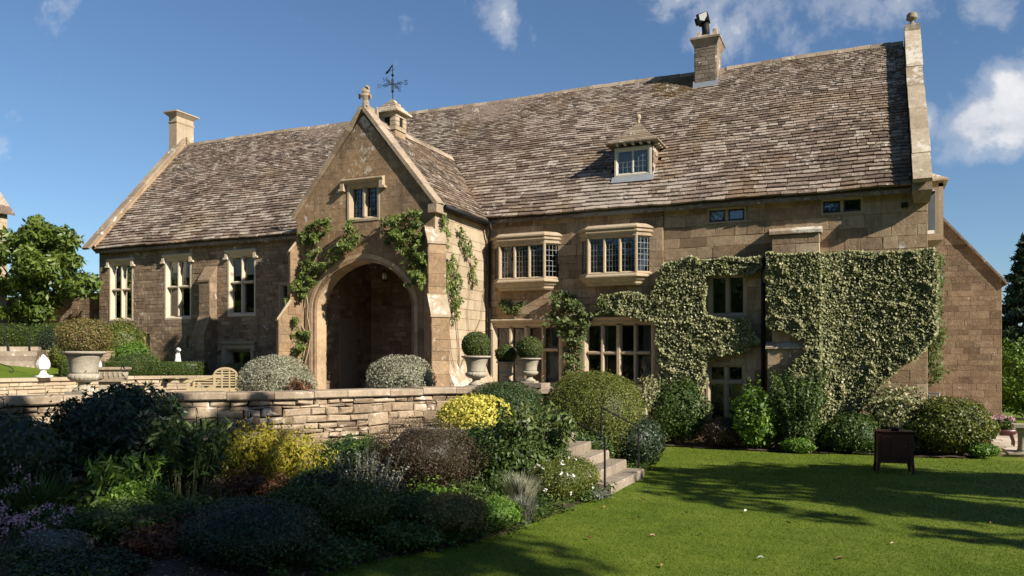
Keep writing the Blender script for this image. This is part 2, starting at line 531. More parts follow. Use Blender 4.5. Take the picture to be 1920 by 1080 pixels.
def bush(name, label, cate, loc, rx, ry, h, n, leaf, mat, lump=.12, lk=3., depth=.18, aspect=.5, flat=2.0, group=None, stems=0, core=.82, z0=0., seed=None, spread=.7, droop=.2, flowers=None, boxy=0, rz=0., sprout=0, coremat=True):
    """a shrub: leaf shell over a lumpy body standing on loc; flat>2 makes it fuller than an ellipsoid, boxy makes a hedge block"""
    t = thing(name, label, cate, loc, rz, group)
    seed = seed if seed is not None else rnd.randint(0, 99999)
    r = np.random.default_rng(seed)

    def shape(D, shrink=1., jit=None):
        k = (np.abs(D) ** flat).sum(1) ** (1 / flat)
        Q = D / k[:, None]
        if boxy:
            q = np.abs(D).max(1)
            Q = Q * (1 - boxy) + D / q[:, None] * boxy
        rad = (1 + lumps(D, lk, lump, seed)) * shrink
        if jit is not None:
            rad = rad * jit
        P = Q * rad[:, None] * np.array([rx, ry, h * .5])
        P[:, 2] += h * .5
        P[:, 2] = np.maximum(P[:, 2], .01) + z0
        return P
    D = unit(r.normal(0, 1, (n, 3)))
    P = shape(D, 1., 1 - depth * r.uniform(0, 1, n) ** 1.6)
    N = unit(D / np.array([rx, ry, h * .5]))
    parts = [leaves(P, N, leaf, aspect, spread, droop)]
    if sprout:
        k = r.choice(n, sprout)
        for j in range(4):
            Q = P[k] + (N[k] * .5 + np.array([0, 0, 1.])) * (leaf * .55 * (j + 1)) + r.normal(0, leaf * .25, (sprout, 3))
            parts.append(leaves(Q, N[k], leaf * .9, aspect, spread, droop))
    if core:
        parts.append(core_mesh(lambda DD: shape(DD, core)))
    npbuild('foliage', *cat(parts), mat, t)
    if stems:
        b = MB()
        for _ in range(stems):
            a = rnd.uniform(0, 6.28)
            p0 = (rnd.uniform(-.15, .15) * rx, rnd.uniform(-.15, .15) * ry, 0)
            p1 = (math.cos(a) * rx * .35, math.sin(a) * ry * .35, h * .4)
            p2 = (math.cos(a) * rx * .7, math.sin(a) * ry * .7, h * .75)
            b.tube([p0, p1, p2], [.018, .014, .008], 5)
        b.build('stem', 'stem', t)
    if flowers:
        fm, fn_, fs = flowers
        D = unit(r.normal(0, 1, (fn_, 3)) + np.array([0, -.3, .6]))
        P = shape(D, 1.05)
        fl = [leaves(np.repeat(P, 5, 0) + r.normal(0, fs * .3, (fn_ * 5, 3)), np.repeat(D, 5, 0), fs, .8, .5, 0)]
        npbuild('flowers', *cat(fl), fm, t)['kind'] = 'stuff'
    return t


def stemmy(name, label, cate, loc, h, r0, r1, n, per, leaf, mat, aspect=.35, curve=.25, group=None, droop=.5, lean=(0, 0), tip=None, hvar=.3, stemr=.007, low=.15, flower=None):
    """a plant of many upright stems with leaves along each; flower=(mat, petals, size, spread) puts a head on each stem"""
    t = thing(name, label, cate, loc, 0, group)
    b = MB()
    P, N, FP = [], [], []
    for i in range(n):
        a, q = rnd.uniform(0, 6.28), math.sqrt(rnd.random())
        hh = h * (1 - hvar * rnd.random())
        p0 = Vector((math.cos(a) * r0 * q, math.sin(a) * r0 * q, 0))
        p2 = Vector((math.cos(a) * r1 * q + lean[0], math.sin(a) * r1 * q + lean[1], hh))
        p1 = p0.lerp(p2, .5) + Vector((-math.cos(a), -math.sin(a), .4)) * (curve * h * .3 * q)
        path = [p0, p0.lerp(p1, .6), p1.lerp(p2, .3), p1.lerp(p2, .7), p2]
        b.tube(path, [stemr, stemr * .9, stemr * .75, stemr * .6, stemr * .35], 4)
        for k in range(per):
            u = low + (1 - low) * (k + rnd.random()) / per
            j = min(3, int(u * 4))
            p = path[j].lerp(path[j + 1], u * 4 - j)
            a2 = rnd.uniform(0, 6.28)
            nv = Vector((math.cos(a2), math.sin(a2), .3))
            P.append(p + nv * leaf * .35)
            N.append(nv)
        FP.append(p2)
    b.build('stem', 'gstem', t)
    if per:
        npbuild('foliage', *leaves(np.array(P), np.array(N), leaf, aspect, .45, droop, out=1.2), mat, t)
    if flower:
        fm, k, fs, sp = flower
        FP = np.array([list(p) for p in FP])
        Q = np.repeat(FP, k, 0) + rng.normal(0, sp, (len(FP) * k, 3))
        npbuild('flowers', *leaves(Q, unit(rng.normal(0, 1, Q.shape)), fs, .7, .5, 0), fm, t)['kind'] = 'stuff'
    return t


def spiky(name, label, cate, loc, h, r0, r1, n, wd, mat, group=None, flower=None):
    """a tuft of narrow curved blades"""
    t = thing(name, label, cate, loc, 0, group)
    a = rng.uniform(0, 6.28, n)
    q = np.sqrt(rng.uniform(0, 1, n))
    d = np.stack([np.cos(a), np.sin(a), 0 * a], 1)
    s = np.stack([-np.sin(a), np.cos(a), 0 * a], 1)
    hh = h * rng.uniform(.6, 1.05, n)
    V = np.empty((n, 5, 3))
    b0 = d * (q * r0)[:, None]
    m = d * (q * (r0 + r1) * .45)[:, None] + np.array([0, 0, 1]) * (hh * .6)[:, None]
    e = d * (q * r1 + r0 * .2)[:, None] + np.array([0, 0, 1]) * hh[:, None] + rng.normal(0, .03, (n, 3))
    V[:, 0], V[:, 1] = b0 - s * wd * .5, b0 + s * wd * .5
    V[:, 2], V[:, 3] = m - s * wd * .45, m + s * wd * .45
    V[:, 4] = e
    i = np.arange(n)[:, None] * 5
    F = np.concatenate([i + np.array([[0, 1, 3]]), i + np.array([[0, 3, 2]]), i + np.array([[2, 3, 4]])])
    npbuild('foliage', V.reshape(-1, 3), F, np.repeat(rng.uniform(0, 1, n), 5), mat, t)
    if flower:
        fm, cnt, fs = flower
        k = rng.choice(n, cnt)
        Q = np.repeat(e[k], 4, 0) + rng.normal(0, fs * .35, (cnt * 4, 3))
        npbuild('flowers', *leaves(Q, unit(rng.normal(0, 1, Q.shape)), fs, .8, .5, 0), fm, t)['kind'] = 'stuff'
    return t


def cluster_tree(name, label, cate, base, trunk, limbs, clusters, leaf, mat, per, group=None, aspect=.5, tr=.2, flatten=.75, droop=.3, spread=.8, barkm='bark'):
    """a tree from explicit leaf clusters: (x,y,z,r) in world units; each is fed by a limb"""
    t = thing(name, label, cate, base, 0, group)
    B = Vector(base)
    b = MB()
    top = Vector(trunk) - B
    b.tube([(0, 0, -.2), top * .35 + Vector((.06, .03, 0)), top * .7, top], [tr * 1.3, tr, tr * .85, tr * .65], 9)
    b.build('trunk', barkm, t)
    b = MB()
    parts = []
    for i, (x, y, z, r_) in enumerate(clusters):
        c = Vector((x, y, z)) - B
        if limbs and i % limbs == 0:
            m_ = top.lerp(c, .5) + Vector((0, 0, -.12 * (c - top).length))
            st = top * (.7 + .3 * rnd.random())
            b.tube([st, m_, c], [tr * .45, tr * .3, tr * .1], 5)
        k = int(per * r_ * r_)
        D = unit(rng.normal(0, 1, (k, 3)))
        rad = r_ * (1 + lumps(D, 3.5, .28, i + 5)) * rng.uniform(.25, 1, k) ** .45
        P = D * rad[:, None] * np.array([1, 1, flatten]) + np.array(c)
        parts.append(leaves(P, D, leaf, aspect, spread, droop, tints=np.clip(rng.normal(.3 + .4 * rnd.random(), .2, k), 0, 1)))
    if limbs:
        b.build('limbs', barkm, t)
    npbuild('crown', *cat(parts), mat, t)
    return t


def seen(p):
    """rough share of the picture: 1 / depth squared"""
    d = Vector(p) - CAMP
    t = -math.sin(.412) * d.x + math.cos(.412) * d.y
    return 1 / max(t, 1) ** 2


def lay(z0, z1, x0, x1, hr, wr, allowed=None, holes=(), gap=.012, span=.0, rg=None):
    """courses of stones: list of (xa, xb, za, zb)"""
    rg = rg or rnd
    out = []
    z = z0
    blocked = []
    while z < z1 - .03:
        h = rg.uniform(*hr)
        if z + h > z1 - hr[0] * .5:
            h = z1 - z
        h2 = rg.uniform(*hr)
        nxt = []
        ivs = allowed(z, z + h) if allowed else [(x0, x1)]
        for a, b in ivs:
            segs = [(a, b)]
            for (p, q) in blocked:
                new = []
                for (s_, e_) in segs:
                    if q <= s_ or p >= e_:
                        new.append((s_, e_))
                    else:
                        if p > s_:
                            new.append((s_, p))
                        if q < e_:
                            new.append((q, e_))
                segs = new
            for s_, e_ in segs:
                x = s_
                while x < e_ - .02:
                    wd = rg.uniform(*wr)
                    if x + wd > e_ - wr[0] * .6:
                        wd = e_ - x
                    tall = span and rg.random() < span and z + h + h2 < z1 - hr[0] and wd > wr[0] * 1.2 and not allowed
                    st = [(x + gap / 2, x + wd - gap / 2, z + gap / 2, z + h + (h2 if tall else 0) - gap / 2)]
                    if tall:
                        nxt.append((x, x + wd))
                    for (ha, hb, hz0, hz1) in holes:
                        new = []
                        for (p, q, u, v) in st:
                            if q <= ha or p >= hb or v <= hz0 or u >= hz1:
                                new.append((p, q, u, v))
                                continue
                            if p < ha:
                                new.append((p, ha, u, v))
                            if q > hb:
                                new.append((hb, q, u, v))
                            m0, m1 = max(p, ha), min(q, hb)
                            if u < hz0:
                                new.append((m0, m1, u, hz0))
                            if v > hz1:
                                new.append((m0, m1, hz1, v))
                        st = new
                    out += [q for q in st if q[1] - q[0] > .04 and q[3] - q[2] > .03]
                    x += wd
        blocked = nxt
        z += h
        if nxt:
            # the next course has the height promised to the tall stones
            hr_keep = hr
            ivs2 = [(x0, x1)]
            segs = ivs2
            for (p, q) in blocked:
                new = []
                for (s_, e_) in segs:
                    if q <= s_ or p >= e_:
                        new.append((s_, e_))
                    else:
                        if p > s_:
                            new.append((s_, p))
                        if q < e_:
                            new.append((q, e_))
                segs = new
            for s_, e_ in segs:
                x = s_
                while x < e_ - .02:
                    wd = rg.uniform(*wr)
                    if x + wd > e_ - wr[0] * .6:
                        wd = e_ - x
                    out.append((x + gap / 2, x + wd - gap / 2, z + gap / 2, z + h2 - gap / 2))
                    x += wd
            z += h2
            blocked = []
    return out


def stone_geo(b, q, pt, proud, bev, jit, back=.05, rough=0.):
    xa, xb, za, zb = q
    o = proud * rnd.uniform(.5, 1.3)
    j = lambda: rnd.uniform(-jit, jit)
    cs = [(xa + j(), za + j()), (xb + j(), za + j()), (xb + j(), zb + j()), (xa + j(), zb + j())]
    bb = min(bev, (xb - xa) * .3, (zb - za) * .3)
    sg = [(1, 1), (-1, 1), (-1, -1), (1, -1)]
    vs = [pt(x, z, -back) for x, z in cs] + [pt(x, z, o - bb) for x, z in cs] + [pt(x + sx * bb, z + sz * bb, o + rnd.uniform(-rough, rough)) for (x, z), (sx, sz) in zip(cs, sg)]
    fs = [(8, 9, 10, 11)]
    for k in range(4):
        l = (k + 1) % 4
        fs += [(k, l, l + 4, k + 4), (k + 4, l + 4, l + 8, k + 8)]
    k = rnd.random()
    b.add(vs, fs, .97 if k > .94 else (.1 if k < .06 else rnd.uniform(.27, .73)))


def stones(parent, rects, mat, pt, n_parts, proud=.012, bev=.008, jit=.004, back=.05, name='stone', rough=0., smooth=False):
    """the stones that show largest become parts of their own, the rest one joined part"""
    key = sorted(rects, key=lambda q: -(q[1] - q[0]) * (q[3] - q[2]) * seen(pt((q[0] + q[1]) / 2, (q[2] + q[3]) / 2, 0)))
    for q in key[:n_parts]:
        b = MB()
        stone_geo(b, q, pt, proud, bev, jit, back, rough)
        b.build(name, mat, parent)
    if len(key) > n_parts:
        b = MB()
        for q in key[n_parts:]:
            stone_geo(b, q, pt, proud, bev, jit, back, rough)
        b.build(name + 's', mat, parent)['kind'] = 'stuff'


def tiles(parent, L, gauge, wf, allowed, pt, mat, n_parts, name='roof_tile', thick=(.05, .024), skip=None):
    """diminishing courses of stone tiles; s runs up the slope, pt(x,s,out)"""
    ts = []
    s = 0.
    while s < L:
        g = gauge[0] + (gauge[1] - gauge[0]) * s / L
        w0 = wf[0] + (wf[1] - wf[0]) * s / L
        for a, b in allowed(s):
            x = a - rnd.random() * w0 * .8
            while x < b - .02:
                wd = w0 * rnd.uniform(.6, 1.35)
                xa, xb = max(x, a), min(x + wd, b)
                if xb - xa > .05 and not (skip and skip((xa + xb) / 2, s)):
                    ts.append((xa, xb, s, g))
                x += wd
        s += g

    def geo(b, q):
        xa, xb, s, g = q
        th = (thick[0] + (thick[1] - thick[0]) * s / L) * rnd.uniform(.8, 1.3)
        j = lambda k=.016: rnd.uniform(-k, k)
        e = g * .1
        lift = th + .012
        s0, s1, sm = s + j(e), s + j(e), s + j(e * .7)
        xm = (xa + xb) / 2
        t2 = g * 1.3
        r1, r2 = j(.007), j(.007)
        vs = [pt(xa + .005, s0, lift - th + r1), pt(xm, sm - e * .4, lift - th + (r1 + r2) / 2), pt(xb - .005, s1, lift - th + r2),
              pt(xa + .008, s0, lift + r1), pt(xm, sm - e * .4, lift + (r1 + r2) / 2), pt(xb - .008, s1, lift + r2),
              pt(xa + .008, s + t2, .012), pt(xm, s + t2, .012), pt(xb - .008, s + t2, .012),
              pt(xa + .005, s + t2, -.02), pt(xb - .005, s + t2, -.02)]
        fs = [(0, 1, 4, 3), (1, 2, 5, 4), (3, 4, 7, 6), (4, 5, 8, 7), (0, 3, 6, 9), (2, 10, 8, 5)]
        b.add(vs, fs, rnd.random())
    key = sorted(ts, key=lambda q: -(q[1] - q[0]) * q[3] * seen(pt((q[0] + q[1]) / 2, q[2], 0)))
    for q in key[:n_parts]:
        b = MB()
        geo(b, q)
        b.build(name, mat, parent)
    b = MB()
    for q in key[n_parts:]:
        geo(b, q)
    if b.v:
        b.build(name + 's', mat, parent)['kind'] = 'stuff'


def wall_grid(b, x0, x1, z0, z1, holes, y0, y1):
    """a wall of boxes round rectangular openings"""
    xs = sorted({x0, x1, *[min(max(h[i], x0), x1) for h in holes for i in (0, 1)]})
    for xa, xb in zip(xs, xs[1:]):
        if xb - xa < 1e-4:
            continue
        cut = sorted((max(h[2], z0), min(h[3], z1)) for h in holes if h[0] < xb - 1e-4 and h[1] > xa + 1e-4)
        z = z0
        for a, c in cut + [(z1, z1)]:
            if a > z + 1e-4:
                b.box(xa, xb, y0, y1, z, a)
            z = max(z, c)


def T3(x, y, z, rz=0.):
    return Matrix.Translation((x, y, z)) @ Matrix.Rotation(rz, 4, 'Z')


# ------------------------------------------------------------------ setting: ground
def sheet(name, poly, z, mat, z0=None):
    b = MB()
    b.prism(poly, z if z0 is None else z0, z)
    return tag(b.build(name, mat), kind='structure')


def flat(name, poly, z, mat, step=None, wob=0.):
    """a sheet; with step it is a grid gently uneven"""
    b = MB()
    tris = tessellate_polygon([[Vector((p[0], p[1], 0)) for p in poly]])
    b.add([(p[0], p[1], z) for p in poly], tris)
    return tag(b.build(name, mat), kind='structure')


flat('lawn', [(-900, -400), (900, -400), (900, 1500), (-900, 1500)], 0, 'lawn')

# line of the curved terrace wall (outer face, plan)
WALL = [(-15.4, -17.5), (-14.1, -15.6), (-13.25, -13.6), (-12.75, -11.95), (-11.9, -10.6), (-10.9, -9.4), (-10.05, -8.2), (-9.45, -7.0), (-8.85, -6.05), (-8.1, -5.5), (-7.2, -5.05), (-6.3, -4.7), (-5.5, -4.55)]


def spline(pts, per=8):
    out = []
    P = [Vector((2 * pts[0][0] - pts[1][0], 2 * pts[0][1] - pts[1][1]))] + [Vector(p) for p in pts] + [Vector((2 * pts[-1][0] - pts[-2][0], 2 * pts[-1][1] - pts[-2][1]))]
    for i in range(1, len(P) - 2):
        for k in range(per):
            u = k / per
            a, b, c, d = P[i - 1], P[i], P[i + 1], P[i + 2]
            out.append(.5 * ((2 * b) + (c - a) * u + (2 * a - 5 * b + 4 * c - d) * u * u + (3 * b - a - 3 * c + d) * u ** 3))
    out.append(P[-2])
    return out


class Curve:
    def __init__(s, pts):
        s.p = spline(pts)
        s.l = [0]
        for a, b in zip(s.p, s.p[1:]):
            s.l.append(s.l[-1] + (b - a).length)
        s.len = s.l[-1]

    def at(s, d):
        d = min(max(d, 0), s.len)
        i = 0
        import bisect
        i = min(max(bisect.bisect_right(s.l, d) - 1, 0), len(s.p) - 2)
        u = (d - s.l[i]) / (s.l[i + 1] - s.l[i])
        t_ = (s.p[i + 1] - s.p[i]).normalized()
        return s.p[i].lerp(s.p[i + 1], u), t_

    def pt(s, d, z, out):
        p, t_ = s.at(d)
        n_ = Vector((t_.y, -t_.x))          # right-hand side of travel = towards the lawn
        return (p.x + n_.x * out, p.y + n_.y * out, z)


TW = Curve(WALL)
inner = [TW.pt(d, 0, -.2)[:2] for d in np.linspace(0, TW.len, 40)]
sheet('terrace', inner + [(-5.25, -4.4), (-5.25, .02), (-18.2, .02), (-18.2, -2.4), (-19.9, -3.4), (-20.6, -5), (-20.7, -7), (-20.9, -8.6), (-21.2, -18)], 1.0, 'pave', 0)
INN = [(-21.3, -12.), (-20.85, -8.6), (-20.7, -7.0), (-20.5, -5.0), (-19.95, -3.85), (-19.1, -3.15), (-18.25, -2.75), (-17.9, -2.62)]
IW = Curve(INN)
sheet('upper_lawn', [IW.pt(d, 0, -.1)[:2] for d in np.linspace(0, IW.len, 20)] + [(-17.9, .03), (-27, .03), (-40, .03), (-40, -12)], 1.7, 'lawn', 0)
sheet('top_terrace', [(-25.3, .02), (-25.3, -4.3), (-25.9, -9), (-40, -9), (-40, .02)], 2.5, 'lawn', 1.6)
# bed soil: the border below the terrace wall and the bed along the house
EDGE = [(-5.9, -18), (-5.3, -15.6), (-4.95, -14.3), (-4.42, -13.3), (-4.15, -12.2), (-4.08, -11), (-4.0, -9.9), (-3.85, -9.0), (-3.9, -6.7), (-4.2, -5.0), (-4.7, -2.6), (-5.0, -1.3)]
bedpoly = EDGE + [(-5.3, -1.2), (-5.4, -4.6)] + [TW.pt(d, 0, .0)[:2] for d in np.linspace(TW.len, 0, 40)] + [(-12, -19)]


def inside(poly, X, Y):
    P = np.array([p[:2] for p in poly])
    r_ = np.zeros(len(X), bool)
    for (x0, y0), (x1, y1) in zip(P, np.roll(P, -1, 0)):
        c_ = ((y0 > Y) != (y1 > Y)) & (X < (x1 - x0) * (Y - y0) / (y1 - y0 + 1e-12) + x0)
        r_ ^= c_
    return r_


def soil_grid(name, poly, step, zf, mat='soil'):
    """uneven soil as a grid clipped to the polygon"""
    P = np.array([p[:2] for p in poly])
    xs = np.arange(P[:, 0].min(), P[:, 0].max() + step, step)
    ys = np.arange(P[:, 1].min(), P[:, 1].max() + step, step)
    gx, gy = np.meshgrid(xs, ys)
    n_ = gx.shape
    ok = inside(poly, gx.ravel(), gy.ravel()).reshape(n_)
    z = np.array([zf(x, y) for x, y in zip(gx.ravel(), gy.ravel())])
    V = np.stack([gx.ravel(), gy.ravel(), z], 1)
    idx = np.arange(gx.size).reshape(n_)
    q = ok[:-1, :-1] | ok[1:, :-1] | ok[:-1, 1:] | ok[1:, 1:]
    F = np.stack([idx[:-1, :-1], idx[:-1, 1:], idx[1:, 1:], idx[1:, :-1]], -1)[q]
    return tag(npbuild(name, V, F, np.full(len(V), .5), mat), kind='structure')


def edge_d(x, y):
    p = Vector((x, y))
    best = 9.
    for a, c in zip(EDGE, EDGE[1:]):
        a, c = Vector(a), Vector(c)
        u = min(1, max(0, (p - a).dot(c - a) / (c - a).length_squared))
        best = min(best, (p - a.lerp(c, u)).length)
    return best


def bedz(x, y):
    d = edge_d(x, y)
    if not inside(bedpoly, np.array([x]), np.array([y]))[0]:
        return -.02 - d * .25
    return -.02 + min(.24, d * .25) * (.6 if d > .2 else 1) + .05 * mnoise.noise((x * 2.3, y * 2.3, 0)) * min(1, d * 2)


soil_grid('border_soil', bedpoly, .16, bedz)
soil_grid('lawn_bank', [(-21.2, -13), (-21.0, -8.6), (-20.9, -5.2), (-20.4, -3.9), (-19.4, -3.2), (-18.4, -2.8), (-18.3, 0), (-27, 0), (-32, 0), (-32, -13)], .3, lambda x, y: 1.706 + .5 * min(1, max(0, (-21.4 - x) / 3.4)) ** 1.3, 'lawn')
soil_grid('house_bed_soil', [(-5.2, -1.0), (-3.6, -1.2), (-2, -1.3), (0, -1.05), (1.2, -1.1), (2.3, -.8), (2.5, .6), (1.4, .1), (-5.2, .1)], .15, lambda x, y: .03 + .03 * mnoise.noise((x * 4, y * 4, 3)))

# ------------------------------------------------------------------ the house
house = thing('manor_house', 'long stone manor house with steep stone-tiled roof and gabled arched porch', 'house')
EY, EZ, RY, RZ = -.25, 6.49, 4.3, 11.61        # eaves and ridge of the main roof
XL, XR = -27.0, 1.44
SL = (RZ - EZ) / (RY - EY)
PX0, PX1, PY = -15.0, -10.46, -3.2             # porch walls
PXC, PZA = -12.72, 9.05                        # porch ridge

# openings of the main front: x0, x1, z0, z1
W_LEFT = [(-26.45, -25.2, 3.75, 6.0), (-23.6, -22.3, 3.75, 6.02), (-20.6, -19.35, 3.8, 6.02)]
LOWDOOR = (-20.85, -19.4, 1.7, 2.8)
SLITS = [(-24.65, -24.35, 2.72, 3.25), (-22.55, -22.38, 2.72, 3.12), (-18.3, -17.9, 3.6, 4.9)]
BAYS = [(-10.26, -8.05, .38, 4.62, 5.68), (-7.5, -5.35, .37, 4.66, 5.74)]
LOWW = [(-10.3, -8.02, 1.45, 3.38), (-7.4, -5.28, 1.35, 3.4)]
SMALL = [(-3.87, -2.85, 5.94, 6.36), (-1.0, .0, 5.97, 6.38)]
MIDW = (-3.84, -2.83, 3.42, 4.58)
DOORW = (-3.9, -2.84, .5, 2.2)
BAYH = [(a + .1, b - .1, z0 - .05, z1) for a, b, d, z0, z1 in BAYS]
HOLES = W_LEFT + [LOWDOOR] + SLITS + BAYH + LOWW + SMALL + [MIDW, DOORW]

b = MB()
wall_grid(b, XL, XR, 0, 6.42, HOLES, .05, .5)
b.box(XL, XR, 8.3, 8.75, 0, 6.42)
gab = [(.05, 0), (8.75, 0), (8.75, 6.4), (RY, RZ - .12), (.05, 6.4)]
for xa, xb in ((XL + .003, XL + .5), (XR - .5, XR - .003)):
    b.loft([[(xa, y + (.003 if y < 1 else 0), z) for y, z in gab], [(xb, y + (.003 if y < 1 else 0), z) for y, z in gab]])
wall = b.build('wall', 'mor', house)
b = MB()
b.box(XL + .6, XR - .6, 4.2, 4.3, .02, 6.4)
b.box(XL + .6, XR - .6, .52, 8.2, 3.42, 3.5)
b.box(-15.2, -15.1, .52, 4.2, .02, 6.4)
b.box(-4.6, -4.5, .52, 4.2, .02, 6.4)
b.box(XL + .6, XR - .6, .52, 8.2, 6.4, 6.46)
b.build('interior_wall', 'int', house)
b = MB()
b.box(XL + .6, -15.21, .52, 8.2, 1.5, 1.6)
b.box(-15.09, XR - .6, .52, 8.2, .25, .35)
b.build('interior_floor', 'oak', house)
b = MB()
for xa in (-9.95, -8.6, -7.05, -5.75):
    b.loft([[(xa + q * .032, .5 + .03 * math.sin(q * 1.9), z) for q in range(9)] + [(xa + q * .032, .52 + .03 * math.sin(q * 1.9), z) for q in range(8, -1, -1)] for z in (1.3, 3.3)])
    b.build('curtain', 'blind_or_sheen', house)
    b = MB()

rg = random.Random(5)
front = lambda off: (lambda x, z, o: (x, off - o, z))
rects_l = lay(1.5, 6.42, XL + .004, -14.9, (.1, .17), (.16, .45), holes=HOLES, gap=.007, rg=rg)
rects_m = lay(.6, 6.42, -10.46, -5.06, (.2, .34), (.3, .85), holes=HOLES, gap=.006, rg=rg)
rects_r = lay(0., 6.42, -5.05, XR - .004, (.24, .34), (.3, .8), holes=HOLES, gap=.007, rg=rg)
stones(wall, rects_r, 'ash', front(.05), 140, .016, .006, .005, rough=.003)
stones(wall, rects_m, 'ash', front(-.01), 50, .009, .005, .004, .07, rough=.002)
stones(wall, rects_l, 'rub', front(.04), 40, .012, .006, .004, .03, rough=.003)

# main roof
b = MB()
oy, oz = EY + .07, EZ - .05
b.loft([[(x, oy, oz), (x, RY, RZ), (x, 2 * RY - oy, oz), (x, 2 * RY - oy, oz - .12), (x, RY, RZ - .14), (x, oy, oz - .1)] for x in (XL + .05, 1.06)])
roof = b.build('roof', 'tile', house)
LS = math.hypot(RY - EY, RZ - EZ)
cy, cz = (RY - EY) / LS, (RZ - EZ) / LS


def sag(x):
    return -.05 * math.sin((x + 27) / 28 * math.pi) - .02 * math.sin(x * .9)


def roofpt(x, s, o):
    return (x, EY + cy * s - cz * o, EZ + cz * s + cy * o + sag(x) * min(1, s / LS) + .012 * math.sin(x * 1.7 + s))


def porch_clip(s):
    z = EZ + cz * s
    if z < PZA:
        k = (PZA - z) / 1.16
        return [(XL + .12, PXC - k - .05), (PXC + k + .03, 1.08)]
    return [(XL + .12, 1.08)]


DX0, DX1 = -6.64, -5.53
tiles(roof, LS - .05, (.175, .085), (.42, .19), porch_clip, roofpt, 'tile', 230, skip=lambda x, s: (DX0 - .02 < x < DX1 + .02 and 1.25 < s < 2.6) or (-4.98 < x < -4.1 and s > LS - .55))
x = XL + .3
while x < 1.0:
    wd = rnd.uniform(.42, .6)
    if not -4.98 < x + wd / 2 < -4.1:
        b = MB()
        z_ = RZ + sag(x) + rnd.uniform(0, .02)
        xe = min(x + wd - .012, 1.07)
        b.loft([[(xx, RY - .13, z_ - .1), (xx, RY - .02, z_ + .055), (xx, RY + .02, z_ + .055), (xx, RY + .13, z_ - .1), (xx, RY + .1, z_ - .12), (xx, RY, z_), (xx, RY - .1, z_ - .12)] for xx in (x, xe)], t=rnd.random())
        b.build('ridge_stone', 'cop', roof)
    x += wd

# gable copings of the main range
def coping_run(name, x0, x1, lift, th, mat, n, ya=EY - .12):
    c = MB()
    k0 = (ya - EY) / cy
    for i in range(n):
        s0 = k0 + (LS + .06 - k0) * i / n + (.004 if i else 0)
        s1 = k0 + (LS + .06 - k0) * (i + 1) / n
        f = lambda x, s, o: (x, EY + cy * s - cz * o, EZ + cz * s + cy * o)
        j = rnd.uniform(-.012, .012)
        b = MB()
        b.loft([[f(x0, s, lift - th), f(x1, s, lift - th), f(x1 + j, s, lift + j), f(x0 + j, s, lift + j)] for s in (s0, s1)], t=rnd.random())
        b.build(name, mat, house)
    # parapet under the coping
    b = MB()
    g = lambda x, s, o: (x, EY + cy * s - cz * o, EZ + cz * s + cy * o)
    b.loft([[g(x0 + .05, s, -.2), g(x1 - .05, s, -.2), g(x1 - .05, s, lift - th - .002), g(x0 + .05, s, lift - th - .002)] for s in (.1, LS)])
    b.loft([[(xx, 2 * RY - y, z) for y, z in ((EY + .1, EZ - .3), (EY - .1, EZ + .2), (RY - .02, RZ + lift / cy - .05), (RY - .02, RZ - .3))] for xx in (x0 + .02, x1 - .02)])
    b.build('parapet', 'mor', house)


coping_run('gable_coping', 1.09, 1.5, .34, .12, 'lic', 7)
coping_run('gable_coping', -27.22, -26.86, .26, .1, 'cop', 9)
b = MB()
b.box(1.085, 1.505, -.42, -.02, 6.34, 6.62)
b.loft([[(1.085, -.42, 6.34), (1.505, -.42, 6.34), (1.505, 0, 6.34), (1.085, 0, 6.34)], [(1.12, -.2, 6.1), (1.47, -.2, 6.1), (1.47, .06, 6.1), (1.12, .06, 6.1)]])
b.build('kneeler', 'cop', house)
b = MB()
b.box(1.1, 1.5, 4.02, 4.42, 11.55, 12.02)
b.build('apex_block', 'lic', house)
b = MB()
b.lathe([(.14, 0), (.14, .04), (.06, .07), (.05, .13), (.08, .16), (.15, .2), (.16, .24), (.13, .25), (.15, .32), (.1, .38), (.03, .4)], (1.3, 4.2, 12.02), 18)
b.build('ball_finial', 'oak', house, True)

# chimneys
def chimney(x0, x1, y0, y1, z0, z1, mat, coarse, cap, capo):
    b = MB()
    b.box(x0, x1, y0, y1, z0, z1)
    st = b.build('chimney', mat, house)
    b = MB()
    m = (x0 + x1) / 2
    for za, zb, oa, ob in cap:
        b.loft([[(x0 - o, y0 - o, z), (x1 + o, y0 - o, z), (x1 + o, y1 + o, z), (x0 - o, y1 + o, z)] for z, o in ((za, oa), (zb, ob))])
    b.build('chimney_cap', capo, st)
    return st


c1 = chimney(-27.42, -26.98, 3.83, 4.78, 10.6, 12.75, 'dre', .3, [(12.45, 12.5, .005, .03), (12.5, 12.55, .03, .03), (12.75, 12.9, .01, .16), (12.9, 12.95, .17, .17)], 'dre')
b = MB()
b.box(-27.32, -27.08, 4.0, 4.6, 12.95, 13.02)
b.build('flue_cap', 'iron', c1)
c2 = chimney(-4.92, -4.22, 3.72, 4.62, 10.55, 12.2, 'chim', .3, [(12.18, 12.4, .0, .1), (12.4, 12.46, .12, .12)], 'cop')
stones(c2, lay(11.05, 12.15, -4.9, -4.24, (.1, .18), (.15, .35), rg=rg, gap=.006), 'chim', lambda x, z, o: (x, 3.72 - o, z), 0)
b = MB()
b.loft([[(-4.96, 3.66, 10.85), (-4.18, 3.66, 10.85), (-4.18, 3.72, 11.12), (-4.96, 3.72, 11.12)], [(-4.96, 3.69, 10.85), (-4.18, 3.69, 10.85), (-4.18, 3.75, 11.12), (-4.96, 3.75, 11.12)]])
b.build('lead_flashing', 'lead', c2)
b = MB()
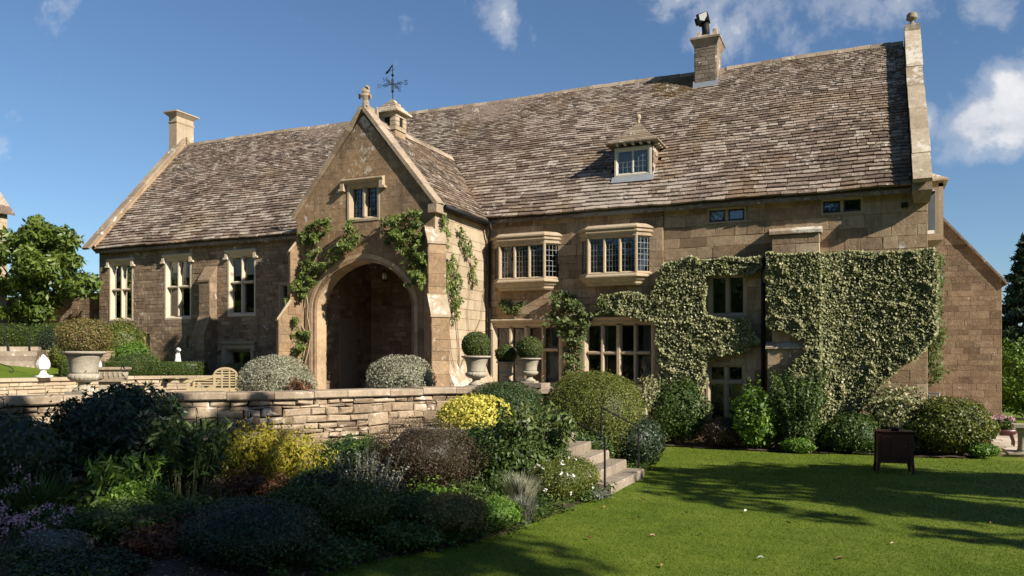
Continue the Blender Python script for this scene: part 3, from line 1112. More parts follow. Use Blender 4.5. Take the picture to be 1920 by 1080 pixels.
for xa in (-4.9, -4.4):
    b.loft([[(xa, 3.8, 12.46), (xa + .2, 3.8, 12.46), (xa + .2, 4.5, 12.46), (xa, 4.5, 12.46)], [(xa + .05, 3.9, 12.74), (xa + .13, 3.9, 12.74), (xa + .13, 4.4, 12.74), (xa + .05, 4.4, 12.74)]])
b.box(-4.75, -4.45, 3.85, 4.4, 12.46, 12.6)
b.build('flaunching', 'lic', c2)
b = MB()
b.tube([(-4.62, 4.1, 12.5), (-4.63, 4.1, 12.85), (-4.66, 4.08, 13.1)], [.13, .12, .12], 12)
b.build('flue_pipe', 'iron', c2, True)
b = MB()
MC = Matrix.Translation((-4.68, 4.08, 13.18)) @ Matrix.Rotation(R(-12), 4, 'Y') @ Matrix.Scale(.78, 4)
b.box(-.26, .2, -.2, .2, -.16, .22, M=MC)
b.box(-.36, -.24, -.14, .14, -.1, .1, M=MC)
b.build('cowl', 'iron', c2)
b = MB()
b.loft([[MC @ Vector(p) for p in ((-.14, -.206, -.05), (.02, -.206, -.14), (.08, -.206, -.06), (.16, -.206, .02), (.18, -.206, .2), (-.14, -.206, .18))], [MC @ Vector(p) for p in ((-.14, -.2, -.05), (.02, -.2, -.14), (.08, -.2, -.06), (.16, -.2, .02), (.18, -.2, .2), (-.14, -.2, .18))]])
b.build('cowl_plate', 'white', c2)  # white colour stands in for sun glare on the metal plate
b = MB()
b.tube([(-4.34, 4.2, 12.46), (-4.34, 4.2, 12.86)], .09, 10)
b.build('chimney_pot', 'oak', c2, True)


# ------------------------------------------------------------------ windows
def window(M, w_, h_, n, mat='dre', tz=(), mull=.11, fr=.12, recess=.17, lead=None, king=False, leadmat='darkcame', hood=None, blind_or_sheen=0., name='window', gl='gls', cham=.05, iron=False):
    """M places local x (along), y (into the wall), z (up); opening w_ x h_ includes the frame"""
    b = MB()
    loops = [(0, .1), (0, -.008), (fr * .45, -.008), (fr * .6, .015), (fr, cham + .02), (fr, recess + .02)]
    L = [[(i, y, i), (w_ - i, y, i), (w_ - i, y, h_ - i), (i, y, h_ - i)] for i, y in loops]
    b.loft([[Vector(p) for p in l] for l in L], caps=False)
    win = b.build(name, mat, house, M=M)
    iw = (w_ - 2 * fr - (n - 1) * mull) / n
    xs = [fr + i * (iw + mull) for i in range(n)]
    zs = [fr] + [t_ + mull * .5 for t_ in tz]
    ze = [t_ - mull * .5 for t_ in tz] + [h_ - fr]
    for i in range(1, n):
        x_ = xs[i] - mull
        mm = mull * (1.5 if king and i == n // 2 else 1)
        xc = x_ + mull / 2
        f0 = -.006 if king and i == n // 2 else .012
        b = MB()
        sec = [(xc - mm / 2, recess + .02), (xc - mm / 2, .07), (xc - mm * .24, f0), (xc + mm * .24, f0), (xc + mm / 2, .07), (xc + mm / 2, recess + .02)]
        b.loft([[(x, y, z) for x, y in sec] for z in (fr - .005, h_ - fr + .005)])
        b.build('mullion', mat, win, M=M)
    for t_ in tz:
        b = MB()
        sec = [(recess + .02, t_ - mull / 2), (.075, t_ - mull / 2), (.02, t_ - mull * .22), (.02, t_ + mull * .2), (.08, t_ + mull / 2), (recess + .02, t_ + mull / 2)]
        b.loft([[(x, y, z) for y, z in sec] for x in (fr - .004, w_ - fr + .004)])
        b.build('transom', mat, win, M=M)
    if name == 'window' and recess > .15:
        b = MB()
        for q in ((.004, .02, .004, h_ - .004), (w_ - .02, w_ - .004, .004, h_ - .004)):
            b.box(q[0], q[1], recess + .03, .47, q[2], q[3])
        b.box(.021, w_ - .021, recess + .03, .47, .004, .02)
        b.box(.021, w_ - .021, recess + .03, .47, h_ - .02, h_ - .004)
        b.build('shade_lining', 'int', win, M=M)  # dark panels added to keep sunlit jambs behind the glass dim
    cm = MB()
    for x_ in xs:
        for za, zb in zip(zs, ze):
            b = MB()
            tl = rnd.uniform(-.006, .006)
            b.loft([[(x_ - .005, recess - .04, za - .005), (x_ + iw + .005, recess - .04 + tl, za - .005), (x_ + iw + .005, recess - .04, zb + .005), (x_ - .005, recess - .04 - tl, zb + .005)],
                    [(x_ - .005, recess - .034, za - .005), (x_ + iw + .005, recess - .034 + tl, za - .005), (x_ + iw + .005, recess - .034, zb + .005), (x_ - .005, recess - .034 - tl, zb + .005)]])
            b.build('pane', gl, win, M=M)
            if iron:
                for xa, xb, zc, zd in ((x_, x_ + iw, za, za + .03), (x_, x_ + iw, zb - .03, zb), (x_, x_ + .025, za, zb), (x_ + iw - .025, x_ + iw, za, zb)):
                    cm.box(xa, xb, recess - .06, recess - .043, zc, zd)
            if lead:
                c_, r_ = lead
                nr = max(1, round(r_ * (zb - za) / (h_ - 2 * fr)))
                for i in range(1, c_):
                    xx = x_ + iw * i / c_
                    cm.box(xx - .006, xx + .006, recess - .05, recess - .042, za, zb)
                for i in range(1, nr):
                    zz = za + (zb - za) * i / nr
                    cm.box(x_, x_ + iw, recess - .0505, recess - .0425, zz - .006, zz + .006)
    if cm.v:
        cm.build('leading', leadmat, win, M=M)
    if blind_or_sheen:
        for x_ in xs:
            b = MB()
            zz = h_ - fr - blind_or_sheen * (1 + rnd.uniform(-.06, .06))
            b.box(x_ - .03, x_ + iw + .03, recess + .05, recess + .06, zz, h_ - fr + .02)
            b.build('blind_or_sheen', 'blind_or_sheen', win, M=M)
    if hood:
        ov, dp, hh = hood           # overhang, depth, height of the hood mould
        b = MB()
        prof = [(.02, h_ - .02), (-dp * .6, h_ + hh * .15), (-dp, h_ + hh * .6), (-dp, h_ + hh * .8), (.02, h_ + hh * 1.25)]
        b.loft([[(x, y, z) for y, z in prof] for x in (-ov, w_ + ov)])
        for xa in (-ov - .003, w_ + ov - hh * .9 + .003):
            b.box(xa, xa + hh * .9, -dp * .9, .02, h_ - .14, h_ + .005)
            b.box(xa - (.06 if xa < 0 else 0), xa + hh * .9 + (.06 if xa > 0 else 0), -dp * .95, .021, h_ - .2, h_ - .14)
        b.build('hood_mould', mat, win, M=M)
    return win


for i, (xa, xb, za, zb) in enumerate(W_LEFT):
    window(T3(xa, .03, za), xb - xa, zb - za, 2, 'pale', (1.2,), .095, .14, .17, hood=(.07, .1, .13), blind_or_sheen=.62, lead=(1, 1), cham=.1, gl='glsd')
b = MB()
for sx in SLITS[:2]:
    b.box(sx[0], sx[1], .16, .5, sx[2], sx[3])
b.build('blocked_slit', 'dre', house)
window(T3(SLITS[2][0], .0, SLITS[2][2]), SLITS[2][1] - SLITS[2][0], 1.3, 1, 'dre', (), .1, .1, .2)
window(T3(LOWDOOR[0], -.01, LOWDOOR[2]), LOWDOOR[1] - LOWDOOR[0], LOWDOOR[3] - LOWDOOR[2], 1, 'dre', (), .1, .26, .35, hood=(.08, .08, .1), cham=.2, gl='glsd')
for i, (xa, xb, za, zb) in enumerate(LOWW):
    window(T3(xa, -.015, za), xb - xa, zb - za, 4, 'dre', (1.12,), .1, .15, .24, king=True, iron=True, cham=.1, hood=(.02, .1, .1), lead=(1, 1))
for xa, xb, za, zb in SMALL:
    window(T3(xa, .035, za), xb - xa, zb - za, 2, 'dre', (), .11, .07, .1, iron=True, gl='glsb')
xa, xb, za, zb = MIDW
window(T3(xa, .035, za), xb - xa, zb - za, 2, 'dre', (), .13, .11, .2, lead=(1, 1), gl='glsb')
xa, xb, za, zb = DOORW
window(T3(xa, .035, za), xb - xa, zb - za, 2, 'dre', (1.17,), .14, .13, .2, lead=(3, 6))


def bay(X0, X1, d, z0, z1):
    def ring(o, z):
        return [(X0 - o, .06, z), (X0 + d - o * .41, -d - o, z), (X1 - d + o * .41, -d - o, z), (X1 + o, .06, z)]
    b = MB()
    b.loft([ring(-.16, z0 - .30), ring(-.12, z0 - .26), ring(-.12, z0 - .22), ring(-.05, z0 - .17), ring(.0, z0 - .12), ring(.02, z0 - .09)])
    b.loft([ring(.07, z0 - .085), ring(.07, z0 - .05), ring(.02, z0)])
    root = b.build('bay_window', 'dre', house)
    b = MB()
    b.loft([ring(.01, z1), ring(.02, z1 + .05), ring(.075, z1 + .08), ring(.075, z1 + .11), ring(.04, z1 + .125), ring(.04, z1 + .15), ring(.1, z1 + .18), ring(.1, z1 + .215), ring(-.02, z1 + .3)])
    b.build('cornice', 'dre', root)
    r2 = math.sqrt(2)
    wf, h = X1 - X0 - 2 * d, z1 - z0
    for M, w_, n in ((T3(X0 + d, -d, z0), wf, 3), (T3(X1 - d, -d, z0, R(45)), d * r2 + .05, 1), (T3(X0 - .04, .04, z0, R(-45)), d * r2 + .05, 1)):
        wv = window(M, w_, h, n, 'dre', (), .085, .07, .12, lead=(4, 6), leadmat='came', name='bay_light', cham=.03)
        wv.parent = root
    return root


for a in BAYS:
    bay(*a)

# string of the proud ashlar section, chimney breast, leaded pipe
CB = (-2.17, -1.01)
b = MB()
b.box(CB[0] + .02, CB[1] - .02, -.24, .04, 2.7, 5.5)
b.box(CB[0] - .08, CB[1] + .0, -.36, .04, 0, 2.55)
br = b.build('chimney_breast', 'mor', house)
stones(br, lay(2.72, 5.48, CB[0], CB[1], (.3, .42), (.4, .8), rg=rg), 'ash', lambda x, z, o: (x, -.24 - o, z), 12, .012)
stones(br, lay(2.72, 5.48, -.24, .03, (.3, .42), (.3, .5), rg=rg), 'ash', lambda x, z, o: (CB[0] + .02 - o, x, z), 0, .012)
stones(br, lay(2.72, 5.48, -.24, .03, (.3, .42), (.3, .5), rg=rg), 'ash', lambda x, z, o: (CB[1] - .02 + o, x, z), 0, .012)
stones(br, lay(0, 2.53, CB[0] - .1, CB[1] + .02, (.3, .4), (.4, .8), rg=rg), 'ash', lambda x, z, o: (x, -.36 - o, z), 8, .012)
b = MB()
b.loft([[(x, y, z) for y, z in ((.03, 5.5), (-.31, 5.5), (-.31, 5.58), (-.22, 5.66), (.03, 5.68))] for x in (CB[0] - .06, CB[1] + .05)])
b.build('breast_cap', 'lic', br)
b = MB()
b.loft([[(x, y, z) for y, z in ((.03, 2.55), (-.42, 2.55), (-.42, 2.6), (-.24, 2.72), (.03, 2.76))] for x in (CB[0] - .14, CB[1] + .06)])
b.build('breast_cap', 'lic', br)
b = MB()
b.tube([(-2.2, -.12, 5.12), (-2.26, -.14, 5.06), (-2.38, -.1, 4.9), (-2.4, -.1, 4.7), (-2.4, -.1, .15)], .055, 8)
for z in (4.6, 3.1, 1.8, .6):
    b.tube([(-2.4, -.1, z), (-2.4, -.1, z + .08)], .07, 8)
b.build('downpipe', 'iron', house, True)
b = MB()
b.loft([[(x, y, z + dz) for y, z in ((.05, 4.83), (-.3, 4.75), (-.3, 4.73), (.05, 4.79))] for x, dz in ((-3.75, .17), (-3.55, .18), (-2.45, .0))])
b.build('window_hood', 'iron', house)
b = MB()
b.box(.86, 1.0, -.03, .06, 6.02, 6.14)
b.build('wall_vent', 'iron', house)

# ------------------------------------------------------------------ dormer
dy = .62
dz0, dz1 = 7.5, 8.5
b = MB()
b.loft([[(x, dy + .13, dz0), (x, dy + .13, dz1), (x, dy + 1.1, dz1), (x, dy + .3, dz0)] for x in (DX0, DX1)])
dorm = b.build('dormer', 'oak', house)
window(T3(DX0 + .02, dy - .03, dz0 + .06), DX1 - DX0 - .04, dz1 - dz0 - .16, 2, 'wood', (), .09, .12, .07, lead=(3, 4), leadmat='came', gl='gls', cham=.02, name='dormer_light', blind_or_sheen=.72).parent = dorm  # pale sheet added behind the dormer panes, imitating bright sky reflection
b = MB()
b.loft([[(DX0 - .06, dy - .1, dz0 - .1), (DX1 + .06, dy - .1, dz0 - .1), (DX1 + .06, dy - .0, dz0 + .06), (DX0 - .06, dy, dz0 + .06)], [(DX0 - .06, dy - .16, dz0 - .12), (DX1 + .06, dy - .16, dz0 - .12), (DX1 + .06, dy - .03, dz0 + .068), (DX0 - .06, dy - .03, dz0 + .068)]])
b.build('lead_apron', 'lead', dorm)
for k in range(8):       # stone slates hung on the right cheek
    z = dz0 + .05 + k * .12
    b = MB()
    yb = dy + .04 + max(0, 0)
    b.box(DX1 + .003, DX1 + .03 + .01 * (k % 2), yb, dy + .15 + (z - dz0) * .92, z, z + .115, rnd.random())
    b.build('cheek_slate', 'tile', dorm)
b = MB()
for k in range(5):
    xx = DX0 + .1 + k * .23
    b.box(xx, xx + .06, dy - .2, dy, dz1 - .06, dz1 + .0)
for k in range(3):
    yy = dy + .1 + k * .22
    b.box(DX1, DX1 + .18, yy, yy + .06, dz1 - .06, dz1)
b.build('rafter_end', 'wood', dorm)
xm, ym, za_ = (DX0 + DX1) / 2, dy + .62, 9.28
n_ = 9
for k in range(n_):
    u0, u1 = k / n_, (k + 1.35) / n_
    b = MB()
    l = []
    for u, up in ((u0, 0), (u0, .035), (min(u1, 1), .006)):
        q = 1 - u
        bend = .06 * math.sin(u * 3.14)
        z = dz1 + (za_ - dz1) * u - bend + up
        l.append([(xm - .78 * q, ym - .86 * q, z), (xm + .78 * q, ym - .86 * q, z), (xm + .78 * q, ym + .9 * q, z), (xm - .78 * q, ym + .9 * q, z)])
    b.loft(l, t=rnd.random())
    b.build('roof_course', 'cop', dorm)  # lighter stone colour than the main roof, imitating sunlight on the dormer
b = MB()
b.lathe([(.06, 0), (.05, .06), (.03, .1), (.07, .14), (.085, .2), (.06, .26), (.01, .29)], (xm, ym, za_ - .04), 12)
b.build('dormer_finial', 'dre', dorm, True)

# ------------------------------------------------------------------ porch
AXC, AW, AZS, ARISE = -12.77, 1.6, 3.7, 1.33
FL = 1.0


def archz(x):
    u = min(1, abs(x - AXC) / AW)
    return AZS + ARISE * (.86 * (max(0, 1 - u ** 2.3)) ** .52 + .14 * (1 - u))


GS = (PZA + .05 - 6.42) / (PXC - PX0)


def gabz(x):
    return 6.42 + GS * min(x - PX0, PX1 - x)


PWIN = (-13.24, -12.18, 6.12, 7.18)
xs = sorted(set([PX0, PX1, PXC, PWIN[0], PWIN[1]] + [AXC + AW * math.sin(a) for a in np.linspace(-math.pi / 2, math.pi / 2, 41)]))
b = MB()
Y0, Y1 = PY, PY + .55
for xa, xb in zip(xs, xs[1:]):
    ina = abs((xa + xb) / 2 - AXC) < AW
    lo = (archz(xa), archz(xb)) if ina else (FL - 1, FL - 1)
    hi = (gabz(xa), gabz(xb))
    segs = [(lo, hi)]
    if PWIN[0] - 1e-4 <= xa and xb <= PWIN[1] + 1e-4:
        segs = [(lo, (PWIN[2],) * 2), ((PWIN[3],) * 2, hi)]
    for (l0, l1), (h0, h1) in segs:
        b.loft([[(xa, y, l0), (xb, y, l1), (xb, y, h1), (xa, y, h0)] for y in (Y0, Y1)])
        
# side walls and floor slab inside
b.box(PX1 - .5, PX1, PY + .56, .05, FL - 1, 6.35)
b.box(PX0, PX0 + .5, PY + .56, .05, FL - 1, 6.35)
pw = b.build('porch_wall', 'por', house)
b = MB()
b.box(PX0 + .51, PX1 - .51, PY + .56, .04, 5.3, 5.4)
b.box(PX0 + .51, PX1 - .51, -.16, .04, FL, 5.3)
b.build('porch_lining', 'rub', house)
stones(pw, lay(1.0, 5.28, PX0 + .52, PX1 - .52, (.11, .17), (.25, .5), holes=[(-12.1, -11.2, 1.0, 3.1)], rg=rg), 'rub', lambda x, z, o: (x, -.16 - o, z), 0, .02)
stones(pw, lay(1.0, 5.28, PY + .58, -.17, (.11, .17), (.25, .5), holes=[(-1.9, -.9, 1.0, 3.6)], rg=rg), 'rub', lambda x, z, o: (PX0 + .5 + o, x, z), 0, .02)
b = MB()
b.loft([[(-12.2, -.3, z) for z in (1.0,)] + [(-12.2, -.17, 1.0), (-12.2, -.17, 3.2), (-12.2, -.3, 3.2)], [(-11.15, -.3, 1.0), (-11.15, -.17, 1.0), (-11.15, -.17, 3.2), (-11.15, -.3, 3.2)]])
b.box(-12.3, -11.05, -.34, -.15, 3.2, 3.32)
b.build('inner_doorcase', 'dre', house)
b = MB()
b.box(-12.0, -11.35, -.32, -.29, 1.0, 2.9)
b.build('inner_door', 'oak', house)
b = MB()
b.box(PX0 + .505, PX0 + .53, -1.85, -.95, 1.0, 3.55)
b.build('side_door', 'oak', house)


def porch_allowed(za, zb):
    k = (zb - 6.42) / GS if zb > 6.42 else 0
    a, c = PX0 + k + .02, PX1 - k - .02
    if c - a < .2:
        return []
    if za < AZS + ARISE:
        if za <= AZS:
            hw = AW
        else:
            hw = 0
            for u in np.linspace(0, 1, 60):
                if archz(AXC + u * AW) > za:
                    hw = u * AW
        hw += .21
        return [(a, AXC - hw), (AXC + hw, c)]
    return [(a, c)]


stones(pw, lay(1.0, 9.0, PX0, PX1, (.15, .26), (.22, .6), porch_allowed, [PWIN], .005, rg=rg), 'por', lambda x, z, o: (x, PY - o, z), 50, .004, .004, .003)
stones(pw, lay(1.0, 6.3, PY + .004, .0, (.24, .36), (.35, .8), rg=rg), 'dre', lambda y, z, o: (PX1 + o, y, z), 24, .01, .006, .003)
# arch ring
path = [(AXC - AW, z) for z in np.linspace(FL, AZS, 9)] + [(AXC - AW * math.cos(a), archz(AXC - AW * math.cos(a))) for a in np.linspace(0, math.pi, 25)[1:-1]] + [(AXC + AW, z) for z in np.linspace(AZS, FL, 9)]
nrm = []
for i in range(len(path)):
    p, q = path[max(0, i - 1)], path[min(len(path) - 1, i + 1)]
    t_ = Vector((q[0] - p[0], q[1] - p[1])).normalized()
    nrm.append(Vector((-t_.y, t_.x)))
for i in range(len(path) - 1):
    b = MB()
    l = []
    for k in (i, i + 1):
        p, n2 = path[k], nrm[k]
        f = lambda o, y: (p[0] + n2.x * o, y, p[1] + n2.y * o)
        l.append([f(.2, PY + .05), f(.2, PY - .012), f(.1, PY - .012), f(.08, PY + .0), f(.01, PY + .09), f(-.005, PY + .12), f(-.005, PY + .53)])
    b.loft(l, t=rnd.uniform(.35, .75))
    b.build('voussoir', 'vou', pw)
window(T3(PWIN[0], PY - .015, PWIN[2]), PWIN[1] - PWIN[0], PWIN[3] - PWIN[2], 2, 'dre', (), .12, .13, .2, lead=(3, 6), hood=(.16, .14, .12), name='porch_window')

# porch roof
b = MB()
PSL = (PZA - 6.40) / (PX1 + .2 - PXC)
b.loft([[(PX1 + .17, y, 6.36), (PXC, y2, PZA - .04), (PX0 - .17, y, 6.36), (PX0 - .17, y, 6.28), (PXC, y2, PZA - .2), (PX1 + .17, y, 6.28)] for y, y2 in ((PY + .35, PY + .35), (-.1, 2.05))])
pr = b.build('porch_roof', 'tile', house)
LP = math.hypot(PXC - PX1 - .2, PZA - 6.4)
px_, pz_ = (PX1 + .2 - PXC) / LP, (PZA - 6.4) / LP


def valley(s):
    return EY + (6.4 + pz_ * s - EZ) / SL + .03


tiles(pr, LP, (.15, .085), (.34, .19), lambda s: [(PY + .34, valley(s))], lambda y, s, o: (PX1 + .2 - px_ * s + pz_ * o, y, 6.4 + pz_ * s + px_ * o), 'tile', 60)
tiles(pr, LP, (.15, .085), (.34, .19), lambda s: [(PY + .34, valley(s))], lambda y, s, o: (PX0 - .2 + px_ * s - pz_ * o, y, 6.4 + pz_ * s + px_ * o), 'tile', 0)
y = PY + .36
while y < 1.9:
    b = MB()
    e = y + rnd.uniform(.4, .5)
    b.loft([[(PXC - .18, yy, PZA - .12), (PXC, yy, PZA + .1), (PXC + .18, yy, PZA - .12), (PXC, yy, PZA - .02)] for yy in (y, min(e - .01, 2.0))], t=rnd.random())
    b.build('ridge_stone', 'cop', pr)
    y = e
b = MB()
b.tube([(PX1 + .22, PY + .2, 6.36), (PX1 + .22, -.3, 6.34)], .07, 8)
b.tube([(-10.2, -.3, 6.33), (-10.2, -.22, 6.1), (-10.3, -.12, 5.95), (-10.32, -.1, 5.8), (-10.32, -.1, 1.0)], .05, 8)
b.build('gutter', 'iron', house, True)
# porch gable copings
for sgn, xe in ((1, PX1), (-1, PX0)):
    n_ = 5
    x0_, z0_ = xe + sgn * .06, 6.36
    x1_, z1_ = PXC + .0, PZA + .16
    for i in range(n_):
        u0, u1 = i / n_ + (.002 if i else 0), (i + 1) / n_
        b = MB()
        dx, dz = (z1_ - z0_), (x0_ - x1_) * 1.0
        ln = math.hypot(dx, dz)
        nx, nz = sgn * dx / ln * 1.0, abs(dz) / ln
        j = rnd.uniform(-.01, .01)
        P = lambda u, o: (x0_ + (x1_ - x0_) * u + nx * o, z0_ + (z1_ - z0_) * u + nz * o)
        l = []
        for u in (u0, u1):
            (ax, az), (bx, bz), (cx, cz2) = P(u, 0), P(u, .1 + j), P(u, .14 + j)
            l.append([(ax, PY - .1, az), (bx, PY - .1, bz), (cx, PY + .1, cz2), (bx, PY + .4, bz), (ax, PY + .4, az)])
        b.loft(l, t=rnd.random())
        b.build('porch_coping', 'cop', house)
    if sgn < 0:
        continue
    b = MB()
    b.box(min(xe - sgn * .12, xe + sgn * .14), max(xe - sgn * .12, xe + sgn * .14), PY - .16, PY + .42, 6.18, 6.4)
    b.build('kneeler', 'cop', house)
# carved finial on the porch gable
b = MB()
fx, fy, fz = PXC, PY + .12, PZA + .2
b.box(fx - .16, fx + .16, fy - .16, fy + .2, fz - .12, fz + .06)
b.lathe([(.12, 0), (.1, .1), (.085, .2), (.11, .27), (.14, .33), (.1, .38), (.12, .44), (.1, .52), (.05, .56)], (fx, fy, fz + .05), 9, 3, (.2, .6), .18)
b.tube([(fx - .05, fy, fz + .36), (fx - .2, fy - .02, fz + .42), (fx - .2, fy, fz + .32)], [.06, .05, .03], 6)
b.tube([(fx + .04, fy, fz + .4), (fx + .17, fy, fz + .36), (fx + .16, fy, fz + .28)], [.06, .05, .03], 6)
b.tube([(fx, fy, fz + .55), (fx + .07, fy - .03, fz + .62), (fx + .14, fy - .04, fz + .58)], [.06, .06, .04], 6)
b.build('carved_finial', 'cop', house)
b = MB()
b.loft([[(fx + .1, fy + .2, fz - .3), (fx + .26, fy + .2, fz - .32), (fx + .22, fy + .2, fz + .12)], [(fx + .1, fy + .28, fz - .3), (fx + .26, fy + .28, fz - .32), (fx + .22, fy + .28, fz + .12)]])
b.build('gable_stop', 'cop', house)


# diagonal buttresses of the porch, stepped buttress by the third tall window
def buttress(M, prof, w_, mat, capm):
    """prof: (z, depth) from ground up, sharp weatherings where depth falls"""
    b = MB()
    pts = [(0, prof[0][0])] + [(-d, z) for z, d in prof] + [(0, prof[-1][0] + .12)]
    b.loft([[(x, y + .12, z) if i in (0, len(pts) - 1) else (x, y, z) for i, (y, z) in enumerate(pts)] for x in (-w_ / 2, w_ / 2)])
    bt = b.build('buttress', mat, house, M=M)
    for (za, da), (zb, db) in zip(prof, prof[1:]):
        if db < da - .05:
            c = MB()
            c.loft([[(x, -da - .04, za - .07), (x, -da - .04, za + .0), (x, -db, zb + .06), (x, -db + .04, zb - .02)] for x in (-w_ / 2 - .03, w_ / 2 + .03)])
            c.build('weathering', capm, bt, M=M)
    for side in (1, -1):
        rects = []
        z = prof[0][0]
        while z < prof[-1][0] - .1:
            h = rnd.uniform(.2, .34)
            dd = min(np.interp(z + h, [p[0] for p in prof], [p[1] for p in prof]), np.interp(z, [p[0] for p in prof], [p[1] for p in prof]))
            cut = dd * rnd.uniform(.35, .65)
            rects += [(0.0, cut - .008, z, z + h - .01), (cut, dd - .005, z, z + h - .01)] if dd > .3 else [(0, dd - .005, z, z + h - .01)]
            z += h
        stones(bt, rects, mat, lambda x, z, o, side=side: tuple(M @ Vector((side * (w_ / 2 + o), -x, z))), 0, .01, .008, .004, .02)
    rects = []
    z = prof[0][0]
    while z < prof[-1][0] - .1:
        h = rnd.uniform(.22, .36)
        if abs(np.interp(z + h, [p[0] for p in prof], [p[1] for p in prof]) - np.interp(z, [p[0] for p in prof], [p[1] for p in prof])) < .03:
            rects.append((-w_ / 2 + .004, w_ / 2 - .004, z, z + h - .01))
        z += h
    stones(bt, rects, mat, lambda x, z, o: tuple(M @ Vector((x, -float(np.interp(z, [p[0] for p in prof], [p[1] for p in prof])) - o, z))), 0, .01, .008, .004, .02)
    return bt


dprof = [(FL, .62), (3.45, .62), (3.95, .3), (5.4, .3), (5.75, .04)]
buttress(T3(PX1 - .06, PY + .06, 0, R(45)), dprof, .48, 'por', 'lic')
buttress(T3(PX0 + .06, PY + .06, 0, R(-45)), dprof, .48, 'por', 'dre')
buttress(T3(-21.35, .05, 0), [(1.6, .62), (3.15, .62), (3.75, .36), (5.1, .36), (5.55, .05)], .5, 'rub', 'rub')
# battered plinth at the foot of the porch side wall
b = MB()
b.loft([[(PX1 - .02, y0_, FL), (PX1 + .34, y0_, FL), (PX1 + .3, y0_, FL + .5), (PX1 + .02, y0_, 2.15)] for y0_ in (-2.6, -.02)])
b.build('plinth', 'lic', house)

# cupola on the porch ridge
cx_, cy_ = -12.68, -1.75
b = MB()
b.box(cx_ - .27, cx_ + .27, cy_ - .27, cy_ + .27, 8.6, 9.46)
cup = b.build('cupola', 'mor', house)
for k in range(4):
    for f in range(4):
        z = 8.95 + k * .13
        MM = T3(cx_, cy_, 0, f * math.pi / 2)
        for xa, xb in ((-.28, -.1), (.1, .28)) if 1 <= k <= 2 else ((-.28, 0.0), (.01, .28)):
            b = MB()
            b.box(xa, xb, -.3, -.268, z, z + .115, rnd.random(), M=MM)
            b.build('stone', 'dre', cup)
b = MB()
for f in range(4):
    b.box(-.09, .09, -.272, -.268, 9.08, 9.33, M=T3(cx_, cy_, 0, f * math.pi / 2))
b.build('cupola_shade_panel', 'iron', cup)  # thin black panels on solid walls, painting the shade of openings
for k in range(5):
    q = (.42, .34, .255, .17, .09)[k]
    z = 9.46 + k * .092
    b = MB()
    b.loft([[(cx_ + sx * (q + e) + .012 * math.sin(k * 5), cy_ + sy * (q + e), zz) for sx, sy in ((-1, -1), (1, -1), (1, 1), (-1, 1))] for zz, e in ((z, 0), (z + .05, -.005), (z + .096, -.085))], t=rnd.random())
    b.build('roof_course', 'lic', cup)

# weathervane
WZ = 9.9
wv = thing('weathervane', 'black iron weathervane with compass arms on the little stone cupola', 'weathervane', (cx_, cy_, WZ))
b = MB()
b.tube([(0, 0, -.1), (0, 0, 1.02)], .014, 6)
for z, r_ in ((.26, .045), (.74, .05)):
    b.lathe([(.01, -r_), (r_, 0), (.01, r_)], (0, 0, z), 8)
b.build('pole', 'iron', wv)
b = MB()
for a in range(4):
    c, s = math.cos(a * math.pi / 2 + .05), math.sin(a * math.pi / 2 + .05)
    b.tube([(c * .02, s * .02, .47), (c * .36, s * .36, .47)], .011, 5)
    b.tube([(c * .05, s * .05, .3), (c * .04, s * .04, .62)], .007, 4)
    for q in (.14, .22):
        b.tube([(c * q, s * q, .47), (c * (q + .04), s * (q + .04), .53), (c * (q + .08), s * (q + .08), .5)], .008, 4)
        b.tube([(c * q, s * q, .47), (c * (q + .04), s * (q + .04), .41), (c * (q + .08), s * (q + .08), .44)], .008, 4)
b.build('compass_arm', 'iron', wv)
GLYPH = {'N': [[(-.06, -.09), (-.06, .09), (.06, -.09), (.06, .09)]], 'S': [[(.06, .06), (.02, .09), (-.04, .08), (-.06, .045), (-.03, .01), (.03, -.01), (.06, -.045), (.04, -.08), (-.02, -.09), (-.06, -.06)]],
         'E': [[(.06, .09), (-.06, .09), (-.06, -.09), (.06, -.09)], [(-.06, 0), (.04, 0)]], 'W': [[(-.08, .09), (-.04, -.09), (0, .05), (.04, -.09), (.08, .09)]]}
for ch, a in (('N', math.pi), ('S', 0.), ('E', math.pi / 2), ('W', -math.pi / 2)):
    b = MB()
    cc = Vector((math.cos(a + .05) * .44, math.sin(a + .05) * .44, .47))
    for ln_ in GLYPH[ch]:
        b.tube([cc + .72 * Vector((x * math.cos(.35), x * math.sin(.35), z)) for x, z in ln_], .011, 5)
    b.build('letter', 'iron', wv)
b = MB()
b.loft([[(-.2, -.006, .86), (-.14, -.006, .92), (.0, -.006, 1.06), (.0, -.006, 1.02), (-.12, -.006, .87)], [(-.2, .006, .86), (-.14, .006, .92), (.0, .006, 1.06), (.0, .006, 1.02), (-.12, .006, .87)]])
b.loft([[(-.24, -.006, .8), (-.14, -.006, .82), (-.14, -.006, .9), (-.22, -.006, .87)], [(-.24, .006, .8), (-.14, .006, .82), (-.14, .006, .9), (-.22, .006, .87)]])
b.tube([(-.18, 0, .86), (.06, 0, .9)], .008, 4)
b.build('arrow', 'iron', wv)

# small stub on the main ridge left of the porch gable, and a roof vent
b = MB()
b.box(-17.35, -16.95, RY - .32, RY + .2, RZ - .3, RZ + .18)
b.build('ridge_stub', 'lic', house)
p = roofpt(-16.6, 5.1, 0)
b = MB()
b.loft([[(p[0] - .25, p[1] - .35, p[2] + .02), (p[0] + .25, p[1] - .35, p[2] + .02), (p[0], p[1] - .35, p[2] + .25)], [(p[0] - .25, p[1] + .25, p[2] + .2), (p[0] + .25, p[1] + .25, p[2] + .2), (p[0], p[1] + .25, p[2] + .25)]])
b.build('roof_vent', 'oak', house)

